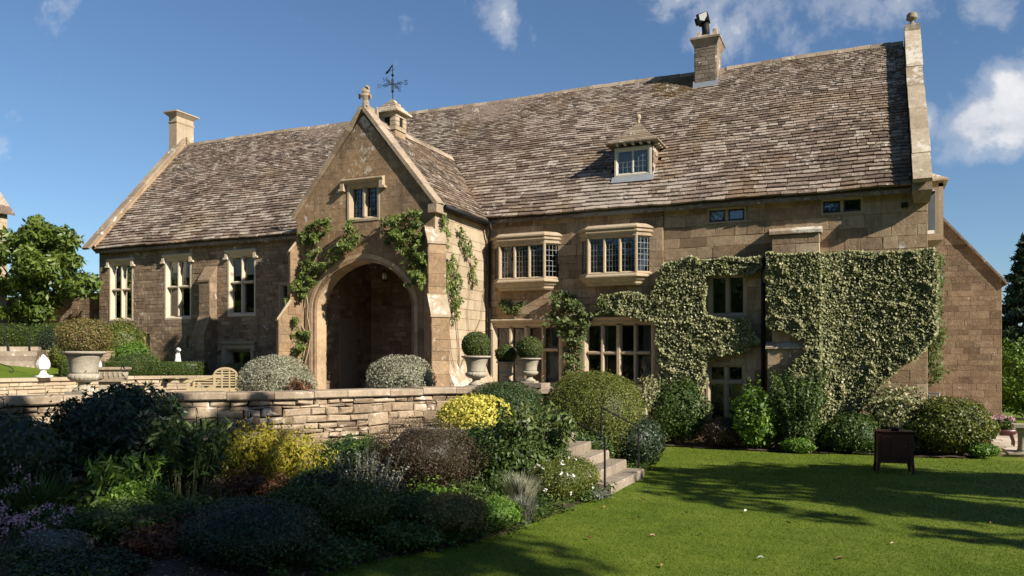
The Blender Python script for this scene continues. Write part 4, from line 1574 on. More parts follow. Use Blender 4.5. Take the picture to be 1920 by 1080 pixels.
# oriel on the right gable end
b = MB()
b.box(XR, XR + .6, 3.3, 4.5, 5.62, 5.8)
b.loft([[(XR, 3.3, 5.62), (XR + .6, 3.3, 5.62), (XR + .6, 4.5, 5.62), (XR, 4.5, 5.62)], [(XR, 3.5, 5.35), (XR + .2, 3.5, 5.35), (XR + .2, 4.3, 5.35), (XR, 4.3, 5.35)]])
for xa, ya in ((XR + .48, 3.31), (XR + .48, 4.37), (XR + .0, 3.31)):
    b.box(xa, xa + .12, ya, ya + .12, 5.8, 7.2)
b.box(XR, XR + .6, 3.31, 4.49, 7.1, 7.25)
oriel = b.build('oriel', 'dre', house)
b = MB()
b.box(XR + .12, XR + .48, 3.34, 3.38, 5.8, 5.9)
b.box(XR + .12, XR + .48, 3.34, 3.38, 7.0, 7.1)
b.box(XR + .4, XR + .48, 3.339, 3.381, 5.9, 7.0)
b.box(XR + .12, XR + .2, 3.339, 3.381, 5.9, 7.0)
b.build('sash', 'white', oriel)
b = MB()
b.box(XR + .2, XR + .4, 3.36, 3.37, 5.9, 7.0)
b.build('pane', 'glsb', oriel)
b = MB()
b.box(XR + .02, XR + .5, 3.6, 3.62, 5.8, 7.1)
b.build('blind_or_sheen', 'blind_or_sheen', oriel)
b = MB()
b.loft([[(XR, 3.2, 7.25), (XR + .72, 3.2, 7.25), (XR + .72, 4.6, 7.25), (XR, 4.6, 7.25)], [(XR, 3.2, 7.3), (XR + .72, 3.2, 7.3), (XR + .72, 4.6, 7.3), (XR, 4.6, 7.3)], [(XR, 3.6, 7.65), (XR + .1, 3.6, 7.65), (XR + .1, 4.2, 7.65), (XR, 4.2, 7.65)]])
b.build('oriel_roof', 'lic', oriel)
# open casement standing out from the corner
b = MB()
MO = T3(XR + .01, -.02, 1.02, R(-18))
for xa, xb, za, zb in ((0, .03, 0, .45), (.22, .25, 0, .45), (.03, .22, 0, .03), (.03, .22, .42, .45)):
    b.box(xa, xb, -.02, .0, za, zb, M=MO)
for k in (1, 2, 3):
    b.box(.03, .22, -.014, -.006, .105 * k, .105 * k + .01, M=MO)
    if k < 3:
        b.box(.02 + .067 * k, .03 + .067 * k, -.0145, -.0055, .03, .42, M=MO)
b.build('open_casement', 'white', house)

# rear wing, its gable towards the garden
WX0, WX1, WY = -1.4, 4.22, 9.0
wxm, wza = (WX0 + WX1) / 2, 8.45
b = MB()
b.loft([[(x, y, z) for x, z in ((WX0, 0), (WX1, 0), (WX1, 4.98), (wxm, wza - .1), (WX0, 4.98))] for y in (WY + .03, WY + .5)])
b.box(WX1 - .5, WX1 - .001, WY + .5, WY + 9, 0, 4.9)
wing = b.build('wing_wall', 'mor', house)
stones(wing, lay(0, 8.2, WX0, WX1, (.14, .26), (.2, .6), lambda za, zb: [(WX0 + max(0, (zb - 4.98) / 1.2) + .01, WX1 - .004 - max(0, (zb - 4.98) / 1.2))], gap=.007, rg=rg), 'rub', lambda x, z, o: (x, WY + .03 - o, z), 40, .008, .005, .003)
b = MB()
for sg in (1, -1):
    xe = wxm + sg * (WX1 - wxm + .14)
    b.loft([[(xe, y, 4.86), (wxm, y, wza), (wxm, y, wza - .12), (xe, y, 4.76)] for y in (WY - .06, WY + 9)])
b.build('wing_roof', 'tile', house)

# ------------------------------------------------------------------ terrace wall (dry stone) and its coping
tw = thing('terrace_wall', 'long curved dry stone retaining wall with flat coping below the house terrace', 'wall')
b = MB()
ds = list(np.linspace(0, TW.len, 70))
b.loft([[TW.pt(d, -.2, -.06), TW.pt(d, 1.46, -.06), TW.pt(d, 1.46, -.6), TW.pt(d, -.2, -.6)] for d in ds])
tcore = b.build('core', 'soil', tw)
rg2 = random.Random(21)
stones(tw, lay(.02, 1.47, 0, TW.len, (.06, .19), (.13, .58), gap=.013, span=.25, rg=rg2), 'dry', lambda d, z, o: TW.pt(d, z, o), 300, .034, .026, .02, .08, rough=.02)
d = 0
while d < TW.len - .1:
    wd = min(rg2.uniform(.7, 1.15), TW.len - d)
    b = MB()
    j = rg2.uniform(-.012, .012)
    l = []
    for u in np.linspace(d + .006, d + wd - .006, 5):
        k = mnoise.noise((u * 3, 0, 0)) * .015
        l.append([TW.pt(u, 1.475 + j, -.68), TW.pt(u, 1.475 + j, .085 + k), TW.pt(u, 1.5 + j, .115 + k), TW.pt(u, 1.6 + j, .115 + k), TW.pt(u, 1.63 + j, .08 + k), TW.pt(u, 1.63 + j, -.68)])
    b.loft(l, t=rg2.random())
    b.build('coping_stone', 'cop', tw)
    d += wd
# low inner wall at the foot of the upper lawn
iw = thing('inner_wall', 'low pale dry stone wall behind the bench, under the clipped hedge', 'wall')
b = MB()
b.loft([[IW.pt(d, .8, -.04), IW.pt(d, 1.68, -.04), IW.pt(d, 1.68, -.36), IW.pt(d, .8, -.36)] for d in np.linspace(0, IW.len, 30)])
b.build('core', 'mor', iw)
stones(iw, lay(1.0, 1.68, 0, IW.len, (.08, .15), (.18, .5), gap=.012, span=.1, rg=rg2), 'dre', lambda d, z, o: IW.pt(d, z, o), 60, .02, .012, .008, .06, rough=.006)
d = 0
while d < IW.len - .1:
    wd = min(rg2.uniform(.7, 1.1), IW.len - d)
    b = MB()
    b.loft([[IW.pt(u, 1.683, -.42), IW.pt(u, 1.683, .08), IW.pt(u, 1.76, .08), IW.pt(u, 1.78, .05), IW.pt(u, 1.78, -.42)] for u in np.linspace(d + .005, d + wd - .005, 4)], t=rg2.random())
    b.build('coping_stone', 'dre', iw)
    d += wd
for k, dd in enumerate((IW.len - 1.15, IW.len - 2.05)):
    p = Vector(IW.pt(dd, 1.55, .03))
    l = thing('wall_lamp', ('small black hooded wall lamp on the low pale wall, nearer the bench', 'small black hooded wall lamp on the low pale wall, farther from the bench')[k], 'lamp', p, group='wall lamps on the low wall')
    MM = Matrix.Rotation(math.atan2(IW.at(dd)[1].y, IW.at(dd)[1].x), 4, 'Z')
    b = MB()
    b.loft([[MM @ Vector(q) for q in ((x, 0, .1), (x, -.04, .1), (x, -.1, .02), (x, -.1, 0), (x, 0, 0))] for x in (-.07, .07)])
    b.build('hood', 'iron', l)
    b = MB()
    b.box(-.035, .035, -.05, 0, -.1, -.002, M=MM)
    b.build('body', 'iron', l)

# far steps up to the top terrace with railings
fs_ = thing('upper_steps', 'worn pale stone steps beside a short wall at the far left', 'steps')
MF = T3(-24.6, -5.2, 2.1, R(48))
for k in range(4):
    b = MB()
    b.box(-1.6, .75, .34 * k - .4, 2.2, .15 * k - (.3 if k == 0 else 0), .15 * (k + 1) - .003, rnd.random(), M=MF)
    b.build('step', 'step', fs_)
sw = thing('step_side_wall', 'short stone retaining wall at the right of the far steps', 'wall')
b = MB()
b.box(-24.9, -23.9, -4.42, -4.1, 1.6, 2.55)
b.box(-25.2, -23.9, -4.08, -1.2, 1.6, 2.55)
b.build('core', 'mor', sw)
stones(sw, lay(1.7, 2.58, -24.95, -23.88, (.1, .18), (.2, .45), gap=.01, rg=rg2), 'dry', lambda x, z, o: (x, -4.42 - o, z), 20, .02, .01, .006)
stones(sw, lay(1.7, 2.58, -4.4, -1.2, (.1, .18), (.2, .45), gap=.01, rg=rg2), 'dry', lambda y, z, o: (-23.9 + o, y, z), 20, .02, .01, .006)


def railing(label, pts, posts, grp='black iron handrails', scroll=True):
    t = thing('handrail', label, 'handrail', pts[0][:2] + (pts[0][2] - 1.0,), group=grp)
    o = Vector(t.location)
    P = [Vector(p) - o for p in pts]
    b = MB()
    if scroll:
        e = P[-1]
        dr = (P[-1] - P[-2]).normalized()
        dr.z = 0
        dr.normalize()
        P += [e + dr * .07 + Vector((0, 0, -.05)), e + dr * .08 + Vector((0, 0, -.12)), e + dr * .02 + Vector((0, 0, -.15)), e - dr * .02 + Vector((0, 0, -.1))]
    b.tube(P, .014, 6)
    b.build('rail', 'iron', t)
    for p, hz in posts:
        b = MB()
        q = Vector(p) - o
        b.tube([q, q - Vector((0, 0, hz))], .019, 6)
        b.build('post', 'iron', t)
    return t


railing('black iron handrail with two posts on the far upper steps', [(-26.2, -5.2, 3.55), (-25.4, -4.75, 3.45), (-24.65, -4.45, 3.05)], [((-25.4, -4.75, 3.45), .95), ((-24.65, -4.45, 3.05), 1.2)], scroll=False)
railing('black iron handrail ending in a scroll above the low wall', [(-22.2, -9.2, 2.75), (-21.3, -8.1, 2.3), (-20.8, -7.75, 2.08)], [((-21.1, -7.95, 2.2), .5)])
hp = thing('iron_hoop', 'small arched black iron hoop in front of the far hedge', 'hoop', (-25.2, -4.9, 2.45))
b = MB()
b.tube([(-.16 * math.cos(a) + .04, 0, .46 * math.sin(a)) for a in np.linspace(0, math.pi, 11)], .02, 6)
b.build('hoop', 'iron', hp)

# garden steps from the lawn
gs = thing('garden_steps', 'worn stone garden steps rising from the lawn between the shrubs', 'steps', (-3.9, -7.85, 0))
for k in range(6):
    b = MB()
    x1 = -.35 * k
    l = []
    for u in np.linspace(0, 1, 7):
        y_ = -1.1 + 2.2 * u
        n_ = mnoise.noise((y_ * 2, k * 3., 0)) * .02
        dip = -.015 * math.sin(u * math.pi)
        l.append([(x1 - 1.0 + .3 * 0, y_, .165 * k - .05), (x1 + .02 + n_, y_, .165 * k - .05), (x1 + .02 + n_, y_, .165 * (k + 1) - .035), (x1 + n_, y_, .165 * (k + 1) - .006 + dip), (x1 - 1.0, y_, .165 * (k + 1) - .004 + dip)])
    b.loft(l, t=rnd.random())
    b.build('step', 'step', gs)
b = MB()
b.box(-4.0, -2.75, -1.1, 1.1, 0, .985)
b.build('landing', 'step', gs)
gr = [((-3.98, -9.0), 'black iron handrail on the near side of the garden steps'), ((-4.0, -6.72), 'black iron handrail on the far side of the garden steps')]
for (x, y), lb in gr:
    railing(lb, [(x - .75, y, 1.33), (x - .4, y, 1.15), (x + .02, y, .95)], [((x, y, .96), .96), ((x - .75, y, 1.33), .9)], scroll=False)

# paved corner at the right, by the rear wing
pv = [(2.55, .45), (2.75, -.1), (4.2, -.25), (9, -.3), (9, 8.9), (1.5, 8.9), (1.5, .3)]
pt_ = sheet('paved_corner', pv, .07, 'mor', -.05)
for q in lay(-.2, 6., 1.6, 6.5, (.45, .7), (.5, .95), gap=.02, rg=rg2):
    if q[0] < 2.7 and q[2] < .4:
        continue
    b = MB()
    z_ = .095 + rnd.uniform(0, .012)
    c_ = [(q[0] + rnd.uniform(0, .02), q[2] + rnd.uniform(0, .02)), (q[1] - rnd.uniform(0, .02), q[2]), (q[1], q[3] - rnd.uniform(0, .02)), (q[0], q[3])]
    b.loft([[(x, y, .06) for x, y in c_], [(x, y, z_) for x, y in c_]], t=rnd.random())
    b.build('paving_stone', 'pave', pt_)


# ------------------------------------------------------------------ urns and their balls
def urn(label, loc, s, group):
    t = thing('garden_urn', label, 'urn', loc, rnd.uniform(-.3, .3), group)
    b = MB()
    h = .24 * s
    b.box(-h, h, -h, h, 0, .06 * s)
    b.build('plinth', 'urn', t)
    b = MB()
    b.lathe([(.215 * s, .06 * s), (.2 * s, .1 * s), (.12 * s, .15 * s), (.1 * s, .2 * s), (.13 * s, .235 * s)], (0, 0, 0), 28)
    b.build('foot', 'urn', t, True)
    b = MB()
    b.lathe([(.1 * s, .235 * s), (.2 * s, .255 * s), (.275 * s, .31 * s), (.29 * s, .37 * s), (.25 * s, .41 * s)], (0, 0, 0), 60, 20, (.25 * s, .39 * s), .035)
    b.lathe([(.25 * s, .405 * s), (.245 * s, .45 * s), (.26 * s, .6 * s), (.3 * s, .72 * s), (.35 * s, .79 * s)], (0, 0, 0), 60, 30, (.42 * s, .71 * s), .012)
    b.build('bowl', 'urn', t, True)
    b = MB()
    b.lathe([(.34 * s, .785 * s), (.40 * s, .8 * s), (.405 * s, .825 * s), (.39 * s, .845 * s), (.34 * s, .845 * s), (.3 * s, .78 * s)], (0, 0, 0), 36)
    b.build('rim', 'urn', t, True)
    return .82 * s


GU = 'stone urns on the terrace wall'
hU = urn('largest wide stone urn on the wall at the left, holding a browned ball', (-13.06, -11.66, 1.632), .93, GU)
hR = urn('tall stone urn at the corner of the terrace wall beside the porch buttress', (-8.2, -5.3, 1.632), .86, GU)
for (x, y), s in (((-7.68, -4.72), .6), ((-7.08, -4.76), .68)):
    pass
q1 = thing('urn_plinth', 'low stone slab under the two smaller urns', 'plinth', (-7.35, -4.72, 1.632))
b = MB()
b.box(-.75, .65, -.3, .28, 0, .1)
b.build('slab', 'step', q1)
hM = urn('smallest stone urn, between the two other urns right of the porch', (-7.75, -4.62, 1.734), .58, GU)
hN = urn('middle sized stone urn, rightmost of the three beside the big domed hedge', (-7.08, -4.78, 1.734), .68, GU)
GB = 'clipped box balls in the urns'
bush('box_ball', 'large browned clipped ball with bare stems in the left urn', 'topiary', (-13.06, -11.66, 1.632 + hU - .03), .46, .46, .66, 9000, .035, 'boxb', .05, 4., .35, group=GB, stems=10, core=.0, flat=2.3)
bush('box_ball', 'round dark clipped box ball in the corner urn beside the porch', 'topiary', (-8.2, -5.3, 1.632 + hR - .04), .335, .335, .62, 7000, .035, 'box', .02, 4., .1, group=GB, core=.88, flat=2.1)
bush('box_ball', 'small clipped box ball in the smallest urn', 'topiary', (-7.75, -4.62, 1.734 + hM - .04), .25, .25, .46, 4500, .032, 'box', .02, 4., .1, group=GB, core=.88)
bush('box_ball', 'clipped box ball in the rightmost urn, next to the big domed hedge', 'topiary', (-7.08, -4.78, 1.734 + hN - .04), .31, .31, .56, 6000, .034, 'box', .02, 4., .1, group=GB, core=.88)

# carved stone trough on the wall beside the big urn
tr = thing('stone_trough', 'small dark carved stone trough right of the largest urn', 'trough', (-13.25, -10.95, 1.65), R(35))
b = MB()
b.box(-.16, .16, -.14, .14, -.645, .2)
b.build('foot', 'urn', tr)
b = MB()
b.box(-.31, .31, -.22, .22, .2, .24)
b.box(-.27, .27, -.185, .185, .24, .41)
b.build('body', 'oak', tr)
b = MB()
b.loft([[(sx * o, sy * (o - .09), z) for sx, sy in ((-1, -1), (1, -1), (1, 1), (-1, 1))] for o, z in ((.3, .41), (.33, .43), (.33, .465), (.3, .475))])
b.build('rim', 'cop', tr)
b = MB()
for k in range(6):
    xx = -.225 + k * .09
    b.tube([(xx - .035, -.19, .38), (xx, -.195, .27), (xx + .035, -.19, .38)], .01, 5)
    b.tube([(xx, -.195, .39), (xx, -.195, .3)], .012, 5)
for k in range(4):
    yy = -.14 + k * .09
    b.tube([(.275, yy - .035, .38), (.28, yy, .27), (.275, yy + .035, .38)], .01, 5)
b.build('carving', 'urn', tr)


def pinecone(label, loc, s):
    t = thing('pinecone_finial', label, 'finial', loc, 0, 'white stone pinecones')
    b = MB()
    b.box(-.2 * s, .2 * s, -.2 * s, .2 * s, 0, .07 * s)
    b.lathe([(.18 * s, .07 * s), (.1 * s, .15 * s), (.08 * s, .24 * s), (.12 * s, .28 * s)], (0, 0, 0), 16)
    b.build('foot', 'wht', t, True)
    b = MB()
    prof = []
    for k in range(9):
        u = k / 9
        r_ = .2 * math.sin(math.pi * min(1, .28 + u * .72)) ** .8
        prof += [(r_ * s, (.28 + u * .44) * s), (r_ * 1.06 * s, (.28 + (u + .08) * .44) * s)]
    prof.append((.012 * s, .76 * s))
    b.lathe(prof, (0, 0, 0), 20, 10, (0, 2), .03)
    b.build('cone', 'wht', t)


pinecone('white stone pinecone finial on the low wall left of the largest urn', (-20.6, -6.95, 1.782), .84)
pinecone('white stone pinecone finial half hidden behind the largest urn', (-20.6, -5.3, 1.782), .78)

st = thing('garden_statuette', 'small white statuette on a low pedestal behind the clipped hedge', 'statue', (-21.1, -1.75, 1.7))
b = MB()
b.box(-.16, .16, -.16, .16, 0, .32)
b.build('pedestal', 'wht', st)
b = MB()
b.lathe([(.13, .32), (.14, .36), (.11, .5), (.085, .65), (.08, .74), (.05, .8)], (0, 0, 0), 12, 5, (.3, .7), .06)
b.tube([(0, 0, .74), (.02, -.01, .84), (.05, -.02, .9)], [.06, .055, .05], 8)
b.tube([(-.02, 0, .9), (.04, -.02, .92), (.12, -.04, .9), (.16, -.05, .88)], [.05, .07, .05, .03], 8)
b.tube([(-.01, -.04, .9), (-.05, -.05, .86)], [.03, .02], 6)
b.build('figure', 'wht', st, True)

# bench with an arched back
bn = thing('garden_bench', 'pale wooden garden bench with arched slatted back beside the silver bush', 'bench', (-17.35, -3.55, 1.0), R(26))
BW = 1.9
b = MB()
for k in range(5):
    b.box(-BW / 2 + .05, BW / 2 - .05, -.5 + k * .095, -.42 + k * .095, .42, .445)
b.box(-BW / 2 + .05, BW / 2 - .05, -.5, -.47, .34, .419)
b.build('seat', 'teak', bn)
for x in (-BW / 2 + .03, -.32, .32, BW / 2 - .03):
    b = MB()
    b.box(x - .03, x + .03, -.52, -.46, 0, .66 if abs(x) > .5 else .42)
    b.build('leg', 'teak', bn)
    b = MB()
    top = .72 if abs(x) > .5 else .86
    b.box(x - .03, x + .03, 0, .06, 0, top)
    b.build('leg', 'teak', bn)


def backz(x):
    a = abs(x)
    if a < .36:
        return .80 + math.sqrt(max(0, .36 ** 2 - x * x)) * .7
    return .72 + .08 * max(0, 1 - (a - .36) / .3)


xsb = np.linspace(-BW / 2, BW / 2, 33)
b = MB()
b.loft([[(x, 0, backz(x) - .06), (x, .05, backz(x) - .06), (x, .05, backz(x)), (x, 0, backz(x))] for x in xsb])
b.build('top_rail', 'teak', bn)
b = MB()
for k in range(7):
    z = .5 + k * .075
    lim = [x for x in np.linspace(-BW / 2 + .04, BW / 2 - .04, 120) if backz(x) > z + .06]
    if lim:
        b.box(min(lim), max(lim), .015, .035, z, z + .035)
for x in (-.32, -.1, .12, .32):
    b.box(x - .018, x + .018, .01, .04, .44, backz(x) - .02)
b.build('back_slats', 'teak', bn)
for x in (-BW / 2 + .03, BW / 2 - .03):
    b = MB()
    b.loft([[(x - .04, -.54, .62), (x + .04, -.54, .62), (x + .04, -.54, .68), (x - .04, -.54, .68)], [(x - .04, -.2, .66), (x + .04, -.2, .66), (x + .04, -.2, .70), (x - .04, -.2, .70)], [(x - .04, .03, .66), (x + .04, .03, .66), (x + .04, .03, .7), (x - .04, .03, .7)]])
    b.build('arm', 'teak', bn)

# hanging lantern in the porch
ln = thing('porch_lantern', 'small iron and glass lantern hanging in the dark porch', 'lantern', (-12.95, -1.75, 4.62))
b = MB()
b.tube([(0, 0, .7), (0, 0, .28)], .008, 4)
for a in range(4):
    c, s = math.cos(a * 1.5708 + .4) * .09, math.sin(a * 1.5708 + .4) * .09
    b.tube([(c, s, 0), (c, s, .22), (c * .2, s * .2, .3)], .008, 4)
b.lathe([(.1, -.01), (.1, .01), (.02, .015)], (0, 0, 0), 8)
b.build('frame', 'iron', ln)
b = MB()
b.lathe([(.05, .02), (.075, .1), (.06, .2), (.02, .22)], (0, 0, 0), 10)
b.build('globe', 'white', ln, True)

# dark cabinet on the lawn
cb = thing('wooden_cabinet', 'dark mahogany cabinet on splayed feet standing alone on the lawn', 'cabinet', (.56, -4.05, 0), R(8))
CW, CD, CH = .66, .42, .8
b = MB()
b.box(-CW / 2 + .02, CW / 2 - .02, -CD / 2 + .02, CD / 2, .22, CH)
b.build('carcass', 'mahog', cb)
for sx in (-1, 1):
    for sy in (-1, 1):
        b = MB()
        x, y = sx * (CW / 2 - .03), sy * (CD / 2 - .03)
        b.loft([[(x + sx * .035 - .022, y + sy * .03 - .022, 0), (x + sx * .035 + .022, y + sy * .03 - .022, 0), (x + sx * .035 + .022, y + sy * .03 + .022, 0), (x + sx * .035 - .022, y + sy * .03 + .022, 0)],
                [(x - .035, y - .035, .24), (x + .035, y - .035, .24), (x + .035, y + .035, .24), (x - .035, y + .035, .24)],
                [(x - .03, y - .03, CH - .005), (x + .03, y - .03, CH - .005), (x + .03, y + .03, CH - .005), (x - .03, y + .03, CH - .005)]])
        b.build('leg', 'mahog', cb)
b = MB()
b.loft([[(sx * (CW / 2 + o), sy * (CD / 2 + o), z) for sx, sy in ((-1, -1), (1, -1), (1, 1), (-1, 1))] for o, z in ((.0, CH), (.02, CH + .012), (.025, CH + .03), (.015, CH + .04))])
b.build('top', 'mahog', cb)
dpl = MB()
dpl.box(-CW / 2 + .06, CW / 2 - .06, -CD / 2 + .0, -CD / 2 + .02, .3, CH - .05)
door = dpl.build('door', 'mahog', cb)
b = MB()
for xa, xb, za, zb in ((-.27, -.22, .3, .75), (.22, .27, .3, .75), (-.22, .22, .3, .35), (-.22, .22, .7, .75), (-.095, -.075, .35, .7)):
    b.box(xa, xb, -CD / 2 - .012, -CD / 2 - .001, za, zb)
b.build('panel_moulding', 'mahog', door)
b = MB()
b.lathe([(.006, 0), (.014, .01), (.014, .02), (.004, .025)], (0, 0, 0), 8)
b.build('knob', 'came', door, True, M=Matrix.Translation((.18, -CD / 2 - .012, .55)) @ Matrix.Rotation(R(90), 4, 'X'))
b = MB()
b.box(-CW / 2 + .01, CW / 2 - .01, -CD / 2 + .005, CD / 2 - .005, .2, .24)
b.build('plinth', 'mahog', cb)
bk = thing('flower_basket', 'small dark basket with pale flowers on top of the cabinet', 'basket', (.585, -4.08, .841))
b = MB()
b.lathe([(.06, 0), (.09, .04), (.1, .085), (.085, .085), (.05, .05)], (0, 0, 0), 14)
b.build('bowl', 'mahog', bk, True)
b = MB()
b.tube([(-.09 * math.cos(a), 0, .07 + .17 * math.sin(a)) for a in np.linspace(0, math.pi, 11)], .008, 5)
b.build('handle', 'mahog', bk)
P = rng.normal(0, .035, (40, 3)) + np.array([0, 0, .1])
npbuild('flowers', *leaves(P, unit(rng.normal(0, 1, P.shape)), .05, .8, .5), 'ivy', bk)

# planter of pink hydrangeas on the paving
pl = thing('iron_planter', 'dark low oval planter on splayed legs on the paved corner', 'planter', (3.2, 1.6, .1))
b = MB()
b.loft([[(q * .36 * math.cos(a), q * .22 * math.sin(a), z) for a in np.linspace(0, 2 * math.pi, 20, endpoint=False)] for q, z in ((.7, .26), (.95, .32), (1.05, .42), (.95, .42), (.9, .36))])
b.build('bowl', 'mahog', pl, True)
for sx in (-1, 1):
    for sy in (-1, 1):
        b = MB()
        b.tube([(sx * .2, sy * .1, .3), (sx * .26, sy * .14, .12), (sx * .25, sy * .14, 0)], [.035, .025, .02], 6)
        b.build('leg', 'mahog', pl)
hy = bush('hydrangea', 'hydrangea with pale pink flower heads in the dark planter', 'plant', (3.2, 1.6, .48), .34, .24, .32, 900, .08, 'grn', .15, 3, .4, .6)
P = []
for (x, y, z) in ((-.2, -.12, .3), (-.02, -.16, .28), (.2, -.1, .31), (.05, .05, .34), (.26, .02, .25), (-.1, .03, .33)):
    D = unit(rng.normal(0, 1, (70, 3)))
    P.append(D * .065 + np.array([x, y, z]))
P = np.concatenate(P)
npbuild('flower_head', *leaves(P, unit(rng.normal(0, 1, P.shape)), .035, .9, .5), 'pnk', hy)
sp = thing('stone_pillar', 'weathered stone pillar table at the edge of the paved corner', 'pillar', (3.42, .1, .02))
b = MB()
b.box(-.16, .16, -.16, .16, 0, .1)
b.lathe([(.13, .1), (.1, .16), (.09, .3), (.1, .52), (.13, .6), (.14, .66)], (0, 0, 0), 16)
b.build('shaft', 'urn', sp, True)
b = MB()
b.box(-.2, .9, -.2, .2, .66, .74)
b.build('slab', 'urn', sp)
b = MB()
b.box(.6, .86, -.13, .13, 0, .66)
b.build('block', 'urn', sp)


# ------------------------------------------------------------------ climbers
def inpoly(poly, A, B_):
    return inside(poly, A, B_)


def climber(name, label, cate, base, polys, to3, n, leaf, mat, thick=(.03, .22), k=2.2, aspect=.65, stems=(), group=None, edge=.1, spread=.6, stemr=.014, dens=None, droop=.5, holes=()):
    """leaves over wall polygons; to3(a, z, out) -> world"""
    t = thing(name, label, cate, base, 0, group)
    B = np.array(base)
    P, N, T = [], [], []
    tot = 0
    areas = []
    for p in polys:
        q = np.array(p)
        areas.append(abs(np.dot(q[:, 0], np.roll(q[:, 1], 1)) - np.dot(q[:, 1], np.roll(q[:, 0], 1))) / 2)
    for p, ar in zip(polys, areas):
        m = int(n * ar / sum(areas))
        q = np.array(p)
        lo, hi = q.min(0) - .08, q.max(0) + .08
        A = rng.uniform(lo[0], hi[0], m * 4)
        Z = rng.uniform(lo[1], hi[1], m * 4)
        wob = np.stack([A, Z, 0 * A], 1)
        da = lumps(wob, 4., edge, 3)
        dz = lumps(wob, 4., edge, 9)
        ok = inpoly(p, A + da, Z + dz)
        for h in holes:
            ok &= ~((A > h[0]) & (A < h[1]) & (Z > h[2]) & (Z < h[3]))
        A, Z = A[ok][:m], Z[ok][:m]
        bump = np.array([mnoise.noise((a * k, z * k * 1.25, 3.)) * .75 + mnoise.noise((a * k * 2.6, z * k * 3., 9.)) * .45 for a, z in zip(A, Z)]) + .5
        bump = bump.clip(0, 1)
        o = thick[0] + (thick[1] - thick[0]) * bump * rng.uniform(.35, 1, len(A)) ** .6
        if dens is None:
            base_ = rng.uniform(0, 1, len(A)) < .5
            o = np.where(base_, thick[0] + (thick[1] - thick[0]) * rng.uniform(0, .75, len(A)), o)
        if dens is not None:
            keep = rng.uniform(0, 1, len(A)) < (dens + (1 - dens) * bump)
            A, Z, o, bump = A[keep], Z[keep], o[keep], bump[keep]
        X = np.array([to3(a, z, q_) for a, z, q_ in zip(A, Z, o)])
        n0 = np.array(to3(0, 0, 1.)) - np.array(to3(0, 0, 0.))
        P.append(X - B)
        N.append(np.repeat(n0[None] * .75 + np.array(SUN)[None] * .6, len(A), 0))
        T.append(np.clip(rng.normal(.52, .24, len(A)) + .25 * (bump - .5), 0, 1))  # hollows tinted darker, bulges lighter: relief shade put into the leaf colour
    npbuild('foliage', *leaves(np.concatenate(P), np.concatenate(N), leaf, aspect, spread, droop, tints=np.concatenate(T), out=.35, sizevar=.5), mat, t)
    if stems:
        b = MB()
        for pth in stems:
            pts = []
            for (a0, z0), (a1, z1) in zip(pth, pth[1:]):
                for u in (0, .33, .66):
                    a, z = a0 + (a1 - a0) * u, z0 + (z1 - z0) * u
                    pts.append(Vector(to3(a + .05 * mnoise.noise((a * 3, z * 3, 1)), z, .05 + .03 * mnoise.noise((a * 4, z * 2, 7)))) - Vector(base))
            pts.append(Vector(to3(pth[-1][0], pth[-1][1], .05)) - Vector(base))
            r_ = [stemr * (1 - .5 * i / len(pts)) for i in range(len(pts))]
            b.tube(pts, r_, 5)
        b.build('stem', 'stem', t)
    return t


onfront = lambda a, z, o: (a, -.02 - o, z)
IVR = [(-2.30, 5.02), (-.73, 4.96), (1.5, 4.92), (1.62, 4.74), (1.62, 2.95), (1.4, 2.5), (.9, 2.1), (.45, 1.7), (.1, 1.27), (-.23, .85), (-1.1, .6), (-1.5, 1.6), (-1.75, 2.1), (-1.35, 2.4), (-1.3, 2.75), (-1.8, 3.0), (-2.3, 3.1), (-2.2, 3.6), (-2.35, 4.43)]
IVL = [(-6.78, 4.0), (-5.98, 4.15), (-5.35, 4.07), (-5.1, 4.75), (-4.93, 4.96), (-3.78, 5.0), (-2.45, 4.97), (-2.5, 4.52), (-2.75, 4.45), (-3.85, 4.57), (-3.85, 3.51), (-2.81, 3.32), (-2.5, 2.75), (-2.95, 2.42), (-3.78, 2.36), (-3.95, 1.26), (-5.15, 1.2), (-5.22, 3.38), (-5.98, 3.5), (-6.83, 3.6)]


def ivout(a, z, o):
    # over the chimney breast the climber stands out with the wall
    f = .0
    if CB[0] - .1 < a < CB[1] + .05 and z < 5.5:
        f = .22 if z > 2.6 else .34
    if CB[1] - .02 < a < CB[1] + .8 and z < 5.5:
        u = (a - CB[1]) / .8
        f = max(f if a < CB[1] + .05 else 0, .2 * (1 - max(0, u)) ** 2)
    return (a, -.02 - f - o, z)


climber('variegated_climber', 'broad variegated climber covering the right end of the house front', 'climber', (-.9, -.15, .05), [IVR], ivout, 105000, .07, 'ivy', (.13, .36), 3.0,
        stems=[[(-.9, .05), (-.85, .7), (-.6, 1.6), (0, 2.6), (.6, 3.6)], [(-.95, .05), (-1.1, 1.), (-1.3, 2.3), (-1.5, 3.5)]], edge=.05)
climber('variegated_climber', 'variegated climber round the upper two-light window left of the black downpipe', 'climber', (-4.9, -.1, .3), [IVL], onfront, 50000, .07, 'ivy', (.08, .33), 3.0,
        stems=[[(-4.9, .3), (-4.8, 1.5), (-4.6, 2.8), (-4.4, 4.2)]], edge=.09, holes=[(-3.85, -2.85, 3.45, 4.52)])
climber('green_climber', 'thin dark green climber on the right gable end below the oriel', 'climber', (1.6, 3.6, .1), [[(2.6, 5.1), (4.6, 5.3), (5.0, 3.5), (4.6, 2.0), (3.0, 1.5), (2.8, 3.4)]], lambda a, z, o: (XR + .02 + o, a, z), 7000, .085, 'ivyg', (.05, .75), 1.5, droop=1.)
